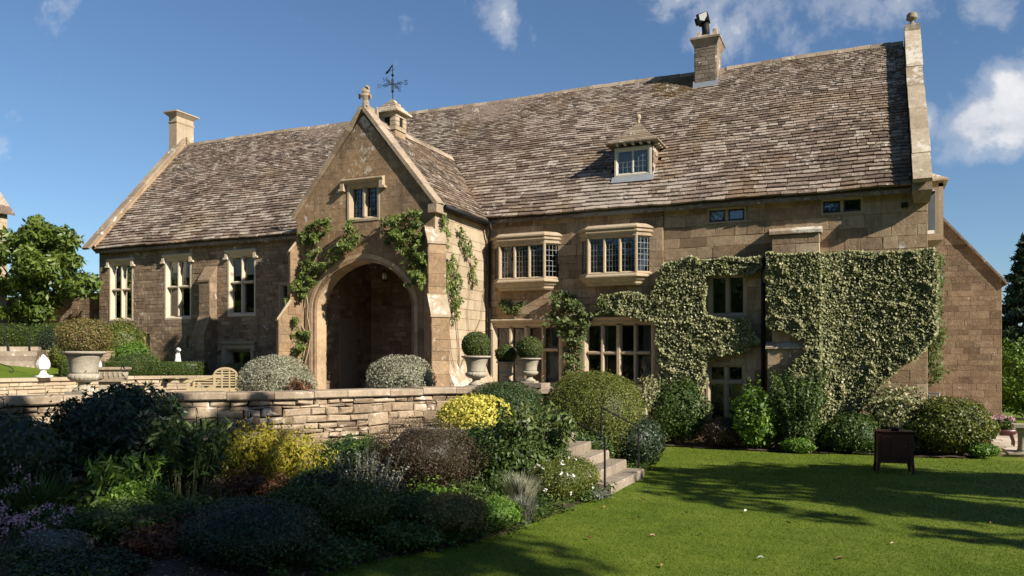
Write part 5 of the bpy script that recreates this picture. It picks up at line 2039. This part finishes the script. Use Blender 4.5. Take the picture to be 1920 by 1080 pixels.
ROSE = [(-8.56, 3.43), (-8.31, 4.0), (-7.9, 4.3), (-7.34, 4.05), (-7.0, 3.5), (-7.3, 2.64), (-7.45, 1.89), (-7.95, 1.8), (-7.9, 2.8)]
climber('climbing_rose', 'loose climbing rose between the two large ground floor windows', 'climber', (-7.7, -.2, 1.0), [ROSE, [(-7.0, 3.4), (-6.7, 4.05), (-6.3, 3.9), (-6.3, 3.5)]], onfront, 3800, .085, 'ivyg', (.08, .45), 3., dens=.25,
        stems=[[(-7.7, 1.), (-7.75, 2.), (-7.9, 2.9), (-8.3, 3.6), (-8.45, 3.9)], [(-7.6, 1.), (-7.65, 2.2), (-7.3, 3.2), (-6.8, 3.7)], [(-7.65, 1.), (-7.7, 2.6), (-7.8, 3.6), (-7.6, 4.2)]], edge=.16, stemr=.02)
climber('wall_shrub', 'small wispy climber below the left bay window', 'climber', (-9.5, -.1, 3.4), [[(-9.95, 4.0), (-9.7, 4.1), (-9.5, 3.85), (-9.3, 4.1), (-9.1, 4.05), (-9.3, 3.65), (-9.8, 3.65)]], onfront, 420, .08, 'ivyg', (.04, .15), 3., dens=.3, stems=[[(-9.5, 3.4), (-9.55, 3.7), (-9.8, 3.95)], [(-9.5, 3.4), (-9.4, 3.75), (-9.2, 4.0)]], edge=.1)
onporch = lambda a, z, o: (a, PY - .03 - o, z)
WG = 'wisteria trained over the porch'
wl = ('wisteria trained up the left side of the arch', 'wisteria')
WIS = [[(-14.72, 6.08), (-14.16, 6.27), (-13.58, 6.11), (-13.7, 5.7), (-14.07, 5.36), (-14.63, 5.61)], [(-13.3, 6.0), (-12.9, 6.1), (-12.68, 5.6), (-12.8, 5.33), (-13.15, 5.5)],
       [(-14.82, 4.63), (-14.2, 4.95), (-14.2, 4.5), (-14.66, 3.87), (-15.1, 3.42), (-15.16, 4.03)], [(-14.82, 2.95), (-14.36, 3.02), (-14.54, 2.34), (-15.1, 2.2)],
       [(-14.5, 5.5), (-14.2, 5.5), (-14.5, 4.7), (-14.75, 4.5)], [(-15.1, 3.5), (-14.75, 3.5), (-14.45, 2.9), (-14.75, 2.8)], [(-14.2, 4.95), (-14.1, 4.75), (-13.3, 5.2), (-12.8, 5.45), (-12.85, 5.6), (-13.5, 5.35)]]
climber('wisteria', 'twisting wisteria with bare stems left of the porch arch', 'climber', (-14.9, PY - .15, 1.0), WIS, onporch, 6800, .095, 'wis', (.05, .42), 2.6, .38,
        stems=[[(-15., 1.), (-15.0, 2.3), (-14.5, 2.85), (-14.8, 3.3), (-15.05, 3.75), (-14.8, 4.35), (-14.45, 4.95), (-14.35, 5.5)], [(-14.95, 1.), (-14.6, 2.3), (-14.45, 2.9), (-14.55, 3.5), (-14.6, 4.5), (-14.1, 5.45)], [(-14.6, 4.5), (-14.05, 4.85), (-13.4, 5.25), (-12.8, 5.7)], [(-14.8, 2.), (-14.65, 2.6), (-14.9, 3.1), (-14.7, 3.8), (-14.4, 5.2)]], edge=.26, dens=.25, stemr=.03, droop=.9)
WIS2 = [[(-11.95, 6.0), (-11.5, 6.25), (-11.0, 6.2), (-10.68, 6.2), (-10.66, 5.59), (-10.64, 4.8), (-10.6, 3.9), (-10.78, 3.85), (-10.95, 4.4), (-11.28, 5.06), (-11.92, 5.45)]]
climber('wisteria', 'leafy wisteria spray hanging right of the porch window', 'climber', (-10.75, PY - .2, 3.6), WIS2, onporch, 4800, .095, 'wis', (.05, .5), 2.4, .38, stems=[[(-10.75, 3.6), (-10.9, 4.6), (-11.2, 5.6), (-11.8, 6.0), (-12.8, 5.5)], [(-11.3, 5.7), (-12.0, 5.7), (-12.6, 5.95)]], edge=.32, dens=.2, droop=.9)
SIDE = [[(-3.1, 6.2), (-2.9, 6.26), (-2.55, 5.85), (-2.7, 5.3), (-3.0, 5.4)], [(-2.13, 5.97), (-1.6, 5.9), (-1.2, 5.5), (-1.5, 5.2), (-2.0, 5.5)], [(-2.6, 5.24), (-2.1, 4.9), (-1.9, 4.0), (-2.2, 3.3), (-2.45, 3.36), (-2.5, 4.38)], [(-1.3, 5.3), (-1., 4.9), (-1.05, 4.3), (-1.3, 4.6)], [(-3.2, 4.7), (-2.6, 5.0), (-2.7, 3.8), (-3.1, 4.0)]]
climber('side_climber', 'yellowish climber with thin bare stems on the sunny side wall of the porch', 'climber', (PX1 + .3, -1.9, 1.2), SIDE, lambda a, z, o: (PX1 + .02 + o, a, z), 2600, .1, 'wis', (.04, .3), 2.5, .4,
        stems=[[(-1.9, 1.2), (-2.4, 2.5), (-2.7, 3.6), (-2.9, 4.8), (-2.95, 6.0)], [(-1.9, 1.2), (-1.9, 2.6), (-2.2, 4.0), (-1.7, 5.6)], [(-1.9, 1.2), (-1.2, 2.4), (-1.4, 3.6), (-1.1, 5.)], [(-1.9, 2.), (-.5, 3.5), (-.3, 4.4)], [(-1.85, 1.3), (-2.0, 3.), (-2.5, 5.)]], edge=.15, dens=.4, droop=.9)

# ------------------------------------------------------------------ shrubs along the house front
G1 = 'shrubs in the bed along the house front'
bush('wall_shrub', 'tall mixed green shrub with yellowing top left of the garden door', 'shrub', (-4.55, -.62, .02), .82, .5, 1.75, 7000, .075, 'grn', .2, 3., .4, .6, group=G1, stems=4, sprout=60)
bush('wall_shrub', 'pale leaved shrub pressed between the hedge dome and the tall green shrub', 'shrub', (-5.35, -.75, .5), .5, .45, 1.35, 2600, .075, 'ivy', .25, 3., .6, .6, group=G1, core=.5)
bush('wall_shrub', 'low dark purplish bush right below the garden door', 'shrub', (-3.3, -1.0, .02), .55, .42, .82, 5000, .05, 'brn', .15, 3.5, .3, group=G1)
bush('wall_shrub', 'bright glossy light green bush right of the garden door', 'shrub', (-2.5, -1.05, .02), .55, .5, 1.5, 3600, .115, 'brt', .22, 3., .4, .55, group=G1, stems=3, sprout=40)
stemmy('wall_shrub', 'airy shrub with thin upright stems in front of the chimney breast', 'shrub', (-1.5, -1.0, .02), 2.1, .3, .78, 80, 70, .09, 'grn', .38, group=G1, stemr=.005, hvar=.5)
bush('wall_shrub', 'dense lower part of the bushy shrub behind the small pale green plant', 'shrub', (-1.5, -.95, .02), .6, .4, 1.2, 3200, .075, 'grn', .25, 3., .5, .5, group=G1, core=.6)
bush('wall_shrub', 'small low pale green plant at the lawn edge below the airy shrub', 'shrub', (-1.45, -1.35, .02), .42, .25, .34, 1500, .06, 'brt', .2, 3., .3, group=G1)
bush('wall_shrub', 'low spreading green shrub directly left of the wooden cabinet', 'shrub', (-.25, -.85, .02), .75, .45, .98, 5200, .065, 'grn', .22, 3., .4, group=G1, stems=3)
bush('wall_shrub', 'loose pale yellow-green shrub against the wall behind the cabinet', 'shrub', (.65, -.45, .3), .75, .4, 1.35, 3600, .085, 'ivy', .3, 2.6, .7, .6, group=G1, core=.4, stems=5)
bush('wall_shrub', 'large rounded bush at the corner of the house, right of the cabinet', 'shrub', (1.85, -.45, .02), .98, .8, 1.36, 12000, .07, 'priv', .12, 3.5, .3, group=G1, sprout=60)
bush('wall_shrub', 'small bright green plant at the foot of the large rounded bush', 'shrub', (2.5, -.75, .02), .36, .25, .36, 1400, .06, 'brt', .2, 3., .3, group=G1)
bush('wall_shrub', 'dark gap plant under the climber, right of the airy shrub', 'shrub', (-.85, -.7, .02), .4, .3, .6, 1600, .06, 'dk', .2, 3., .4, group=G1)
bush('wall_shrub', 'low dark plant between the cabinet and the large rounded bush', 'shrub', (.95, -.7, .02), .4, .3, .5, 1500, .07, 'dk', .2, 3., .4, group=G1)
bush('tall_shrub', 'tall leafy green shrub beyond the right end of the house', 'shrub', (5.75, 13.9, 0), 1.5, 1.2, 3.0, 6000, .14, 'brt', .22, 3., .35, .5, sprout=60)

# ------------------------------------------------------------------ domed hedges and the shrubs by the steps
bush('domed_hedge', 'largest clipped domed hedge with yellow-green top above the garden steps', 'hedge', (-5.25, -5.65, .02), 1.05, 1.0, 2.0, 46000, .036, 'priv', .04, 7., .12, flat=2.5, core=.87, sprout=100)
bush('domed_hedge', 'dark green clipped domed hedge between the yellow bush and the largest dome', 'hedge', (-6.95, -6.5, .1), .95, .95, 1.7, 26000, .038, 'yew', .04, 7., .15, flat=2.5, core=.88, sprout=100)
bush('yellow_bush', 'clipped bright yellow variegated bush at the right end of the terrace wall', 'shrub', (-6.9, -8.0, .2), .8, .7, 1.4, 9500, .062, 'yel', .07, 4., .2, .6, flat=2.4, core=.86)
bush('step_shrub', 'dark bluish green shrub right of the garden steps', 'shrub', (-4.35, -5.55, .02), .62, .75, 1.1, 7500, .05, 'dk', .12, 3., .3, sprout=40)
bush('step_shrub', 'dark undergrowth shrub under the big dome behind the handrail', 'shrub', (-5.3, -6.6, .02), .8, .3, .9, 3500, .06, 'grn', .2, 3., .5)
bush('silver_bush', 'silvery clipped bush left of the porch arch beside the bench', 'shrub', (-13.75, -5.6, 1.0), 1.0, .85, 1.4, 15000, .055, 'sil', .09, 3., .25, .4, flat=2.2)
bush('silver_bush', 'silvery clipped bush in front of the dark porch arch', 'shrub', (-10.42, -4.95, 1.0), .9, .75, 1.42, 14000, .055, 'sil', .09, 3., .25, .4, flat=2.2)
bush('red_plant', 'small reddish leaved plant at the right foot of the left silver bush', 'plant', (-12.75, -5.95, 1.0), .35, .3, .85, 900, .11, 'red', .25, 3., .6, .3, core=.3)

# ------------------------------------------------------------------ upper terrace plants, far left
bush('box_hedge', 'low square clipped hedge on the upper lawn behind the white pinecones', 'hedge', (-21.15, -2.75, 1.7), 1.75, .3, .52, 12000, .04, 'box', .03, 3., .1, boxy=.9, rz=R(24), core=.88)
bush('box_hedge', 'short low clipped hedge behind the garden bench', 'hedge', (-18.1, -1.9, 1.62), .75, .28, .55, 6000, .04, 'box', .03, 3., .1, boxy=.9, core=.88)
bush('box_hedge', 'end of a clipped hedge directly right of the left pinecone finial', 'hedge', (-21.7, -4.9, 1.7), .6, .3, .55, 4500, .04, 'box', .03, 3., .1, boxy=.9, rz=R(60), core=.88)
bush('far_hedge', 'long smooth clipped hedge on the top terrace at the far left', 'hedge', (-28.2, -1.9, 2.5), 2.2, .6, 1.15, 9000, .06, 'box', .04, 3., .12, boxy=.75, rz=R(15), core=.88)
bush('terrace_shrub', 'bluish dark green shrub beneath the left tree', 'shrub', (-25.1, -3.2, 2.3), .62, .6, 1.15, 4500, .06, 'dk', .15, 3., .3)
bush('terrace_shrub', 'rounded yellow-green shrub under the leftmost tall window', 'shrub', (-24.4, -1.2, 1.75), .95, .8, 2.05, 6500, .065, 'priv', .14, 3., .3)
bush('terrace_shrub', 'light green shrub right of the browned ball, below the first tall window', 'shrub', (-22.9, -2.0, 1.7), .7, .6, 1.2, 4000, .075, 'brt', .2, 3., .4)
bush('terrace_shrub', 'low spreading feathery juniper between the browned ball and the clipped hedge', 'shrub', (-22.0, -2.6, 1.7), 1.0, .6, .85, 5200, .07, 'ivyg', .18, 3., .4, .25)
bush('terrace_shrub', 'small olive green shrub left of the browned ball', 'shrub', (-23.6, -4.1, 2.0), .42, .4, .8, 2500, .05, 'priv', .1, 3., .3)

# the tree at the left end of the house, and the walls behind it
gw = thing('garden_wall', 'brown stone garden wall in shade behind the left tree', 'wall')
b = MB()
b.box(-40, -27.02, .3, .75, 1.5, 4.9)
b.build('core', 'mor', gw)
stones(gw, lay(2.4, 4.9, -33, -27.03, (.14, .22), (.25, .55), gap=.012, rg=rg2), 'rub', lambda x, z, o: (x, .3 - o, z), 40, .015, .01, .005)
ob = thing('outbuilding', 'corner of another pale stone building at the far left', 'house')
b = MB()
b.loft([[(x, y, z) for x, z in ((-40.2, 1.5), (-32.2, 1.5), (-32.2, 8.3), (-36.2, 12.7), (-40.2, 8.3))] for y in (-9, -.05)])
ow = b.build('wall', 'dre', ob)
stones(ow, lay(2., 8.3, -9, -.06, (.2, .3), (.3, .7), gap=.01, rg=rg2), 'dre', lambda y, z, o: (-32.2 + o, y, z), 0, .012)
b = MB()
for k in range(12):
    x0, z0 = -31.95 - k * .33, 8.2 + k * .36
    b.loft([[(x0, y, z0), (x0 - .45, y, z0 + .49), (x0 - .45, y, z0 + .54), (x0, y, z0 + .07)] for y in (-9.2, .1)], t=rnd.random())
b.build('roof', 'tile', ob)
cl = []
r_ = random.Random(3)
for k in range(62):
    a, q, zz = r_.uniform(0, 6.28), math.sqrt(r_.random()), r_.uniform(4.0, 7.1)
    wide = 2.25 * math.sin(math.pi * min(1, max(.12, (zz - 3.7) / 4.1)) ** .8)
    cl.append((-28.5 + wide * q * math.cos(a) * 1.12, -1.5 + wide * q * math.sin(a) * .8, zz, r_.uniform(.38, .62)))
for x, z in ((-28.9, 7.2), (-28.2, 7.2), (-29.6, 7.0), (-28.5, 7.5), (-27.9, 6.9), (-28.3, 7.4)):
    cl.append((x, -1.5 + r_.uniform(-.4, .4), z, .32))
cluster_tree('garden_tree', 'broad leafy green tree at the left end of the house', 'tree', (-28.5, -1.6, 2.45), (-28.4, -1.5, 4.4), 3, cl, .23, 'tre', 900, aspect=.42, tr=.13, droop=.5)

# conifers beyond the right end
for (x, y, h, r0, lb) in ((11.4, 49, 11., 3.0, 'dark layered conifer beyond the right end of the house'), (15.5, 56, 13., 3.5, 'tallest dark conifer behind the layered conifer at the right')):
    cl = []
    for k in range(60):
        u = (k + .5) / 60
        a = k * 2.4
        rr = r0 * (1 - u) ** .8 * (.6 + .4 * rnd.random())
        cl.append((x + rr * math.cos(a), y + rr * math.sin(a), .6 + h * u, .5 + .75 * (1 - u)))
    cluster_tree('conifer', lb, 'tree', (x, y, 0), (x, y, h * .92), 4, cl, .5, 'pin', 420, aspect=.3, tr=.22, flatten=.42, droop=.4, group='conifers beyond the house')

# ------------------------------------------------------------------ the border below the terrace wall
bush('golden_acer', 'golden yellow feathery maple bush in front of the terrace wall', 'shrub', (-8.6, -11.8, .22), .88, .65, 1.0, 7000, .085, 'acer', .34, 3., .5, .26, core=.45, droop=1.2, spread=.5, stems=6, sprout=50)
b_ = bush('golden_acer', 'greenish lower skirt of leaves left of the golden maple bush', 'shrub', (-9.15, -11.9, .25), .5, .45, .8, 1300, .09, 'wis', .3, 3., .6, .3, core=.3, droop=.9)
bush('border_shrub', 'tall dark evergreen shrub rising above the wall below the largest urn', 'shrub', (-10.65, -12.95, .3), 1.08, .85, 1.58, 8500, .11, 'dk', .18, 3., .4, .4, stems=8, sprout=90, droop=.5)
stemmy('border_shrub', 'bare legged dark stems of the leggy shrub under the tall evergreen shrub', 'shrub', (-10.5, -13.2, .1), 1.2, .4, .8, 34, 12, .11, 'dk', .38, low=.5)
bush('border_shrub', 'dark broad shrub at the far left before the terrace wall', 'shrub', (-11.0, -14.6, .2), 1.1, .85, 1.42, 6500, .095, 'dk', .25, 3., .5, .4, sprout=60)
stemmy('border_shrub', 'light green willowy plant with long leaves right of the tall evergreen shrub', 'plant', (-9.2, -13.0, .15), 1.25, .35, .7, 40, 26, .17, 'grn', .22, droop=.8, low=.3)
stemmy('border_shrub', 'smaller willowy plant with drooping leaf tips before the dark shrubs', 'plant', (-9.3, -14.0, .12), .85, .3, .55, 26, 18, .16, 'brt', .24, droop=.9, low=.35)
bush('border_shrub', 'fine leaved bronze-purple bush against the terrace wall', 'shrub', (-6.35, -10.95, .1), .95, .85, 1.26, 24000, .032, 'brn', .2, 3., .45, .35, stems=6, sprout=260, core=.66)
stemmy('border_shrub', 'tall loose green shrub with large pale leaves left of the steps', 'shrub', (-5.1, -9.35, .08), 1.5, .4, .8, 75, 30, .12, 'ivyg', .4, droop=.6, low=.25)
bush('border_shrub', 'dense green shrub beneath the tall loose shrub by the steps', 'shrub', (-5.4, -9.7, .05), .65, .55, 1.05, 4200, .085, 'grn', .25, 3., .5, .4, core=.6)
bush('border_shrub', 'dark green leafy filler bush beneath the yellow bush', 'shrub', (-6.3, -8.9, .1), .8, .6, 1.0, 3600, .08, 'grn', .22, 3., .45, .45)
bush('border_shrub', 'low dark green bush at the wall foot between the maple and the bronze bush', 'shrub', (-7.7, -10.75, .15), .85, .5, .85, 4200, .07, 'grn', .22, 3., .45, .4, sprout=50)
stemmy('border_plant', 'soft grey leaved artemisia in front of the bronze bush', 'plant', (-6.75, -11.95, .1), .85, .4, .7, 90, 34, .05, 'gry', .35, low=.2, hvar=.5)
stemmy('border_plant', 'second grey leaved clump nearer the lawn', 'plant', (-6.05, -12.65, .08), .55, .25, .38, 60, 26, .045, 'gry', .35, low=.2, hvar=.4)
bush('border_shrub', 'large dark rounded bush at the lawn edge, nearest the camera', 'shrub', (-6.0, -15.2, .02), .76, .7, .76, 17000, .034, 'dk', .1, 4., .2, .5, core=.85)
bush('border_shrub', 'olive green upright bush just right of the large dark rounded bush', 'shrub', (-5.75, -13.6, .05), .45, .4, .72, 5200, .045, 'box', .15, 3., .35, .5, sprout=60)
bush('border_shrub', 'golden tinged low bush at the lawn edge', 'shrub', (-4.75, -13.0, .02), .45, .45, .55, 5200, .042, 'boxb', .15, 4., .3, .5, sprout=50)
bush('border_shrub', 'low dark green bush left of the golden tinged bush', 'shrub', (-5.35, -12.9, .05), .5, .45, .5, 4200, .05, 'grn', .15, 4., .3, .5, sprout=40)
bush('border_plant', 'low fresh green ferny plant right of the golden tinged bush', 'plant', (-4.5, -12.25, .02), .35, .4, .4, 2600, .05, 'brt', .2, 4., .3, .3)
spiky('border_plant', 'silvery grey lavender tuft on the very edge of the lawn', 'plant', (-4.3, -11.75, .02), .36, .1, .28, 420, .012, 'gry')
bush('border_plant', 'small green plant between the two silvery tufts', 'plant', (-4.45, -11.55, .02), .22, .25, .28, 1100, .045, 'brt', .2, 4., .3, .4)
spiky('border_plant', 'whitish silver cotton lavender left of the white flowers', 'plant', (-4.62, -11.1, .04), .55, .16, .4, 700, .014, 'sil')
bush('border_plant', 'green mound dotted with small white flowers beside the steps', 'plant', (-4.42, -10.0, .02), .48, .5, .66, 7000, .04, 'priv', .15, 4., .35, .3, flowers=('wfl', 34, .028), sprout=70)
bush('border_plant', 'olive green mound behind the white flowers', 'plant', (-4.3, -9.4, .02), .36, .32, .66, 4200, .04, 'priv', .15, 4., .3, .3, sprout=40)
bush('border_plant', 'grey-green carpeting plant at the foot of the steps', 'plant', (-3.98, -9.45, .01), .22, .3, .16, 1100, .045, 'gry', .2, 4., .4, .5)
bush('border_plant', 'mid green low bush at the bottom left below the willowy plants', 'plant', (-8.1, -15.0, .04), .6, .55, .55, 5200, .05, 'grn', .2, 3., .35, .5, sprout=60)
bush('border_plant', 'russet brown leaved plant below the golden maple', 'plant', (-8.3, -12.6, .1), .55, .45, .6, 1800, .07, 'red', .3, 3., .6, .3, core=.4)
bush('border_plant', 'low reddish ground plant in front of the willowy plants', 'plant', (-8.0, -13.7, .08), .7, .5, .35, 1500, .07, 'red', .3, 3., .6, .3, core=.3)
spiky('border_plant', 'clump of long green strap leaves at the left edge', 'plant', (-9.6, -15.1, .08), .75, .25, .75, 260, .03, 'grn')
stemmy('pink_flowers', 'pink flower heads on thin stalks at the bottom left corner', 'flowers', (-8.55, -16.0, .05), .55, .3, .5, 24, 0, .1, 'grn', flower=('pnk', 26, .03, .03), hvar=.4, stemr=.005)
stemmy('pink_flowers', 'paler pink flower heads farther left below the dark broad shrub', 'flowers', (-9.7, -15.6, .05), .95, .3, .5, 16, 8, .1, 'grn', flower=('pnk', 20, .028, .03), hvar=.5, stemr=.005)
bush('border_plant', 'grey leaved low plant at the bottom left under the pink flowers', 'plant', (-8.2, -15.9, .04), .45, .4, .35, 2500, .045, 'gry', .2, 3., .4, .4)
bush('border_plant', 'broad leaved dark plant in front of the leggy shrub', 'plant', (-9.7, -14.1, .1), .5, .5, .5, 700, .16, 'grn', .3, 3., .5, .55, core=.4)

FILL = [((-7.15, -15.3, .03), .5, .42, .38, 'red', 'russet low plant between the rounded bush and the green bottom bush'), ((-7.75, -14.3, .06), .45, .4, .5, 'grn', 'green leafy plant behind the russet low plant'), ((-8.6, -14.4, .08), .5, .4, .6, 'brt', 'fresh green plant below the drooping willowy plant'),
        ((-4.85, -9.3, .03), .42, .4, .95, 'grn', 'leafy shrub overhanging the near end of the garden steps'), ((-5.0, -12.55, .03), .4, .35, .42, 'grn', 'green plant behind the fresh ferny plant'),
        ((-6.9, -13.2, .08), .6, .5, .5, 'grn', 'leafy dark green plant behind the large dark rounded bush'), ((-7.3, -14.4, .06), .55, .5, .4, 'dk', 'low dark plant left of the large dark rounded bush'),
        ((-5.0, -13.75, .02), .4, .35, .3, 'grn', 'spreading low plant right of the olive upright bush'), ((-7.2, -12.5, .1), .5, .45, .55, 'dk', 'dark leafy plant below the grey artemisia'),
        ((-8.9, -15.3, .06), .6, .5, .45, 'grn', 'green leafy plant behind the pink flowers'), ((-10.3, -15.9, .08), .7, .5, .7, 'dk', 'dark plant at the left edge behind the paler pink flowers'),
        ((-7.1, -16.3, .03), .6, .5, .3, 'dk', 'low dark plant at the bottom edge left of the rounded bush'), ((-5.15, -11.4, .06), .45, .4, .35, 'grn', 'low green plant between the bronze bush and the cotton lavender'),
        ((-5.6, -12.0, .06), .4, .4, .4, 'brt', 'fresh green low plant right of the second grey clump'), ((-7.6, -12.0, .1), .45, .4, .5, 'grn', 'green plant below the right side of the golden maple'),
        ((-9.9, -12.3, .15), .5, .4, .7, 'grn', 'green shrub at the wall foot left of the golden maple'), ((-4.95, -10.9, .03), .35, .35, .5, 'grn', 'dark green plant left of the cotton lavender')]
for loc, rx, ry, h, m_, lb in FILL:
    bush('border_plant', lb, 'plant', loc, rx, ry, h, int(3800 * rx / .5), .06, m_, .28, 3., .5, .42, core=.55, sprout=50)

# low ground cover and fallen leaves over the border soil
P = np.stack([rng.uniform(-12, -4.2, 9000), rng.uniform(-17, -9.2, 9000)], 1)
P = P[inside(bedpoly, P[:, 0], P[:, 1])]
P = np.stack([P[:, 0], P[:, 1], np.array([bedz(x, y) for x, y in P]) + .015], 1)
f_ = lumps(P, 1.6, 1., 5)
g_ = P[f_ > .25]
g_ = np.repeat(g_, 7, 0) + rng.normal(0, .05, (len(g_) * 7, 3)) * np.array([1, 1, .9]) + np.array([0, 0, .06])
e_ = []
for k in range(900):
    i_ = rnd.randrange(1, len(EDGE) - 2)
    a_, c_ = Vector(EDGE[i_]), Vector(EDGE[i_ + 1])
    p_ = a_.lerp(c_, rnd.random()) + Vector((-rnd.uniform(-.05, .45), 0))
    if mnoise.noise((p_.x * 2, p_.y * 2, 5)) > -.25 and not (-9.1 < p_.y < -6.6):
        e_.append((p_.x, p_.y, .05 + .1 * rnd.random()))
e_ = np.repeat(np.array(e_), 14, 0)
e_ = e_ + rng.normal(0, .055, e_.shape)
g_ = np.concatenate([g_, e_])
o = npbuild('ground_cover', *leaves(g_, np.repeat([[0, 0, 1.]], len(g_), 0), .06, .5, .6, .1), 'grn')
tag(o, 'low green ground cover between the border shrubs', 'ground cover', kind='stuff')
o = npbuild('leaf_litter', *leaves(P[f_ <= .3], np.repeat([[0, 0, 1.]], (f_ <= .3).sum(), 0), .055, .6, .35, 0), 'fall')
tag(o, 'brown leaf litter scattered on the border soil', 'leaves', kind='stuff')

# ------------------------------------------------------------------ lawn grass and fallen leaves
m_ = 330000
d_ = 7.6 + 17 * rng.uniform(0, 1, m_) ** 1.5
u_ = rng.uniform(-.30, .70, m_)
ca, sa = math.cos(.412), math.sin(.412)
X = d_ * (-sa + ca * u_)
Y = -22 + d_ * (ca + sa * u_)
ok = (X > -6.4) & (Y < -.9) & (X < 7) & ~inside(bedpoly, X, Y) & ~((X < -3.88) & (Y > -9.0) & (Y < -6.7))
ok &= ~inside([(-5.2, -1.0), (-3.6, -1.2), (-2, -1.3), (0, -1.05), (1.2, -1.1), (2.3, -.8), (2.5, .6), (-5.2, .1)], X, Y)
X, Y, d_ = X[ok], Y[ok], d_[ok]
n_ = len(X)
a_ = rng.uniform(0, 6.28, n_)
hh = rng.uniform(.008, .021, n_)
ww = .004 * d_ / 9
lean = rng.normal(0, .014, (n_, 2))
V = np.empty((n_, 3, 3))
V[:, 0] = np.stack([X - np.cos(a_) * ww, Y - np.sin(a_) * ww, 0 * X - .002], 1)
V[:, 1] = np.stack([X + np.cos(a_) * ww, Y + np.sin(a_) * ww, 0 * X - .002], 1)
V[:, 2] = np.stack([X + lean[:, 0], Y + lean[:, 1], hh], 1)
o = npbuild('grass', V.reshape(-1, 3), np.arange(n_ * 3).reshape(-1, 3), np.repeat(rng.uniform(0, 1, n_), 3), 'blade')
tag(o, 'short mown green grass of the lawn', 'grass', kind='stuff')
# crisp edge of turf along the border
lb = MB()


def leaf_obj(mat, L):
    b = MB()
    vs = [(0, 0, .01), (L * .3, L * .22, .03), (L * .65, L * .2, .035), (L, 0, .012), (L * .65, -L * .2, .025), (L * .3, -L * .24, .028), (L * .5, 0, .008)]
    b.add(vs, [(0, 1, 6), (1, 2, 6), (2, 3, 6), (3, 4, 6), (4, 5, 6), (5, 0, 6)])
    return b.build('fallen_leaf', mat)


p0 = leaf_obj('fall', .085)
p1 = leaf_obj('fallp', .07)
spots = [(-1.9, -11.6), (-3.2, -9.4), (-2.4, -10.2), (-1.1, -12.6), (-.4, -9.5), (.3, -11.2), (-3.1, -12.4), (-2.2, -8.1), (.9, -8.2), (-2.9, -10.9), (-.9, -10.4), (1.2, -10.6), (-3.4, -8.4), (-1.4, -8.9), (-2.7, -7.6), (.1, -7.1), (-3.6, -10.3), (-2.0, -13.3), (-.2, -12.2), (1.6, -9.3), (-3.3, -13.2), (-1.6, -9.8), (-.7, -8.0), (2.0, -7.3), (-2.5, -11.9), (-3.0, -6.2)]
FG = 'fallen leaves scattered on the lawn'
for i, (x, y) in enumerate(spots):
    src = p1 if i % 9 == 3 else p0
    o = src if i in (0, 3) else src.copy()
    if i not in (0, 3):
        COL.objects.link(o)
    o.location = (x, y, .012)
    o.rotation_euler = (rnd.uniform(-.2, .2), rnd.uniform(-.2, .2), rnd.uniform(0, 6.28))
    s_ = rnd.uniform(.7, 1.25)
    o.scale = (s_, s_, s_)
    tag(o, 'pale dry fallen leaf lying on the lawn' if src is p1 else 'brown fallen leaf lying on the lawn', 'leaf', FG + (' (pale)' if src is p1 else ' (brown)'))

# ------------------------------------------------------------------ trees outside the picture that shade the border and the lawn
H = SUN / SUN.z


def lifted(spots):
    return [(x + H.x * z, y + H.y * z, z, r_) for x, y, z, r_ in spots]


r_ = random.Random(12)
S1 = []
for k in range(74):
    xg = r_.uniform(-19, -2.6)
    ymax = -12.9 if xg > -5 else (-12.1 if xg > -11 else -11.9)
    z = r_.uniform(8.2, 13)
    S1.append((xg, r_.uniform(-18.5, ymax - .5), z, r_.uniform(.8, 1.25)))
S1 += [(-12.6, -9.7, 9.5, .6), (-13.5, -10.3, 9.5, .6), (-11.9, -9.3, 9.8, .5), (-12.9, -9.0, 9.2, .45)]
cs = lifted(S1)
mx, my = sum(c[0] for c in cs) / len(cs), sum(c[1] for c in cs) / len(cs)
cluster_tree('shade_tree', 'broad garden tree on the near side of the lawn', 'tree', (mx, my, 0), (mx, my, 8.), 4, cs, .32, 'tre', 300, aspect=.55, tr=.32)
S2 = []
for k in range(60):
    xg = r_.uniform(-3.1, 8)
    ya = -3.9 + .12 * xg
    yb = -7.6 - .35 * max(0, xg + 2)
    z = r_.uniform(7.5, 11)
    S2.append((xg, r_.uniform(max(yb, -9.6), ya), z, r_.uniform(.7, 1.05)))
for x, y, rr in ((-2.9, -8.3, .5), (-3.3, -7.2, .6), (-1.9, -8.9, .5), (-.6, -9.6, .45), (1.0, -10.2, .5), (2.4, -10.6, .6), (-3.5, -5.6, .5)):
    S2.append((x, y, 8., rr))
cs = lifted(S2)
mx, my = sum(c[0] for c in cs) / len(cs), sum(c[1] for c in cs) / len(cs)
cluster_tree('shade_tree', 'tall garden tree on the far right side of the lawn', 'tree', (mx, my, 0), (mx, my, 7.5), 4, cs, .32, 'tre', 260, aspect=.55, tr=.32)

# unseen wood behind the viewer, added to darken the window reflections
P, N = [], []
r_ = np.random.default_rng(4)
for k in range(150):
    a = -2.9 + 2.75 * k / 150
    R0 = r_.uniform(62, 85)
    c = np.array([R0 * math.cos(a), -22 + R0 * math.sin(a), 0])
    h = r_.uniform(15, 22)
    m_ = 420
    D = unit(r_.normal(0, 1, (m_, 3)))
    P.append(c + D * np.array([4.8, 4.8, h * .5]) * r_.uniform(.7, 1, (m_, 1)) + np.array([0, 0, h * .5]))
    N.append(D)
o = npbuild('reflection_wood', *leaves(np.concatenate(P), np.concatenate(N), 1.3, .8, .8, .2), 'grn')
tag(o, 'mass of unseen far trees added to darken window reflections', 'wood', kind='stuff')
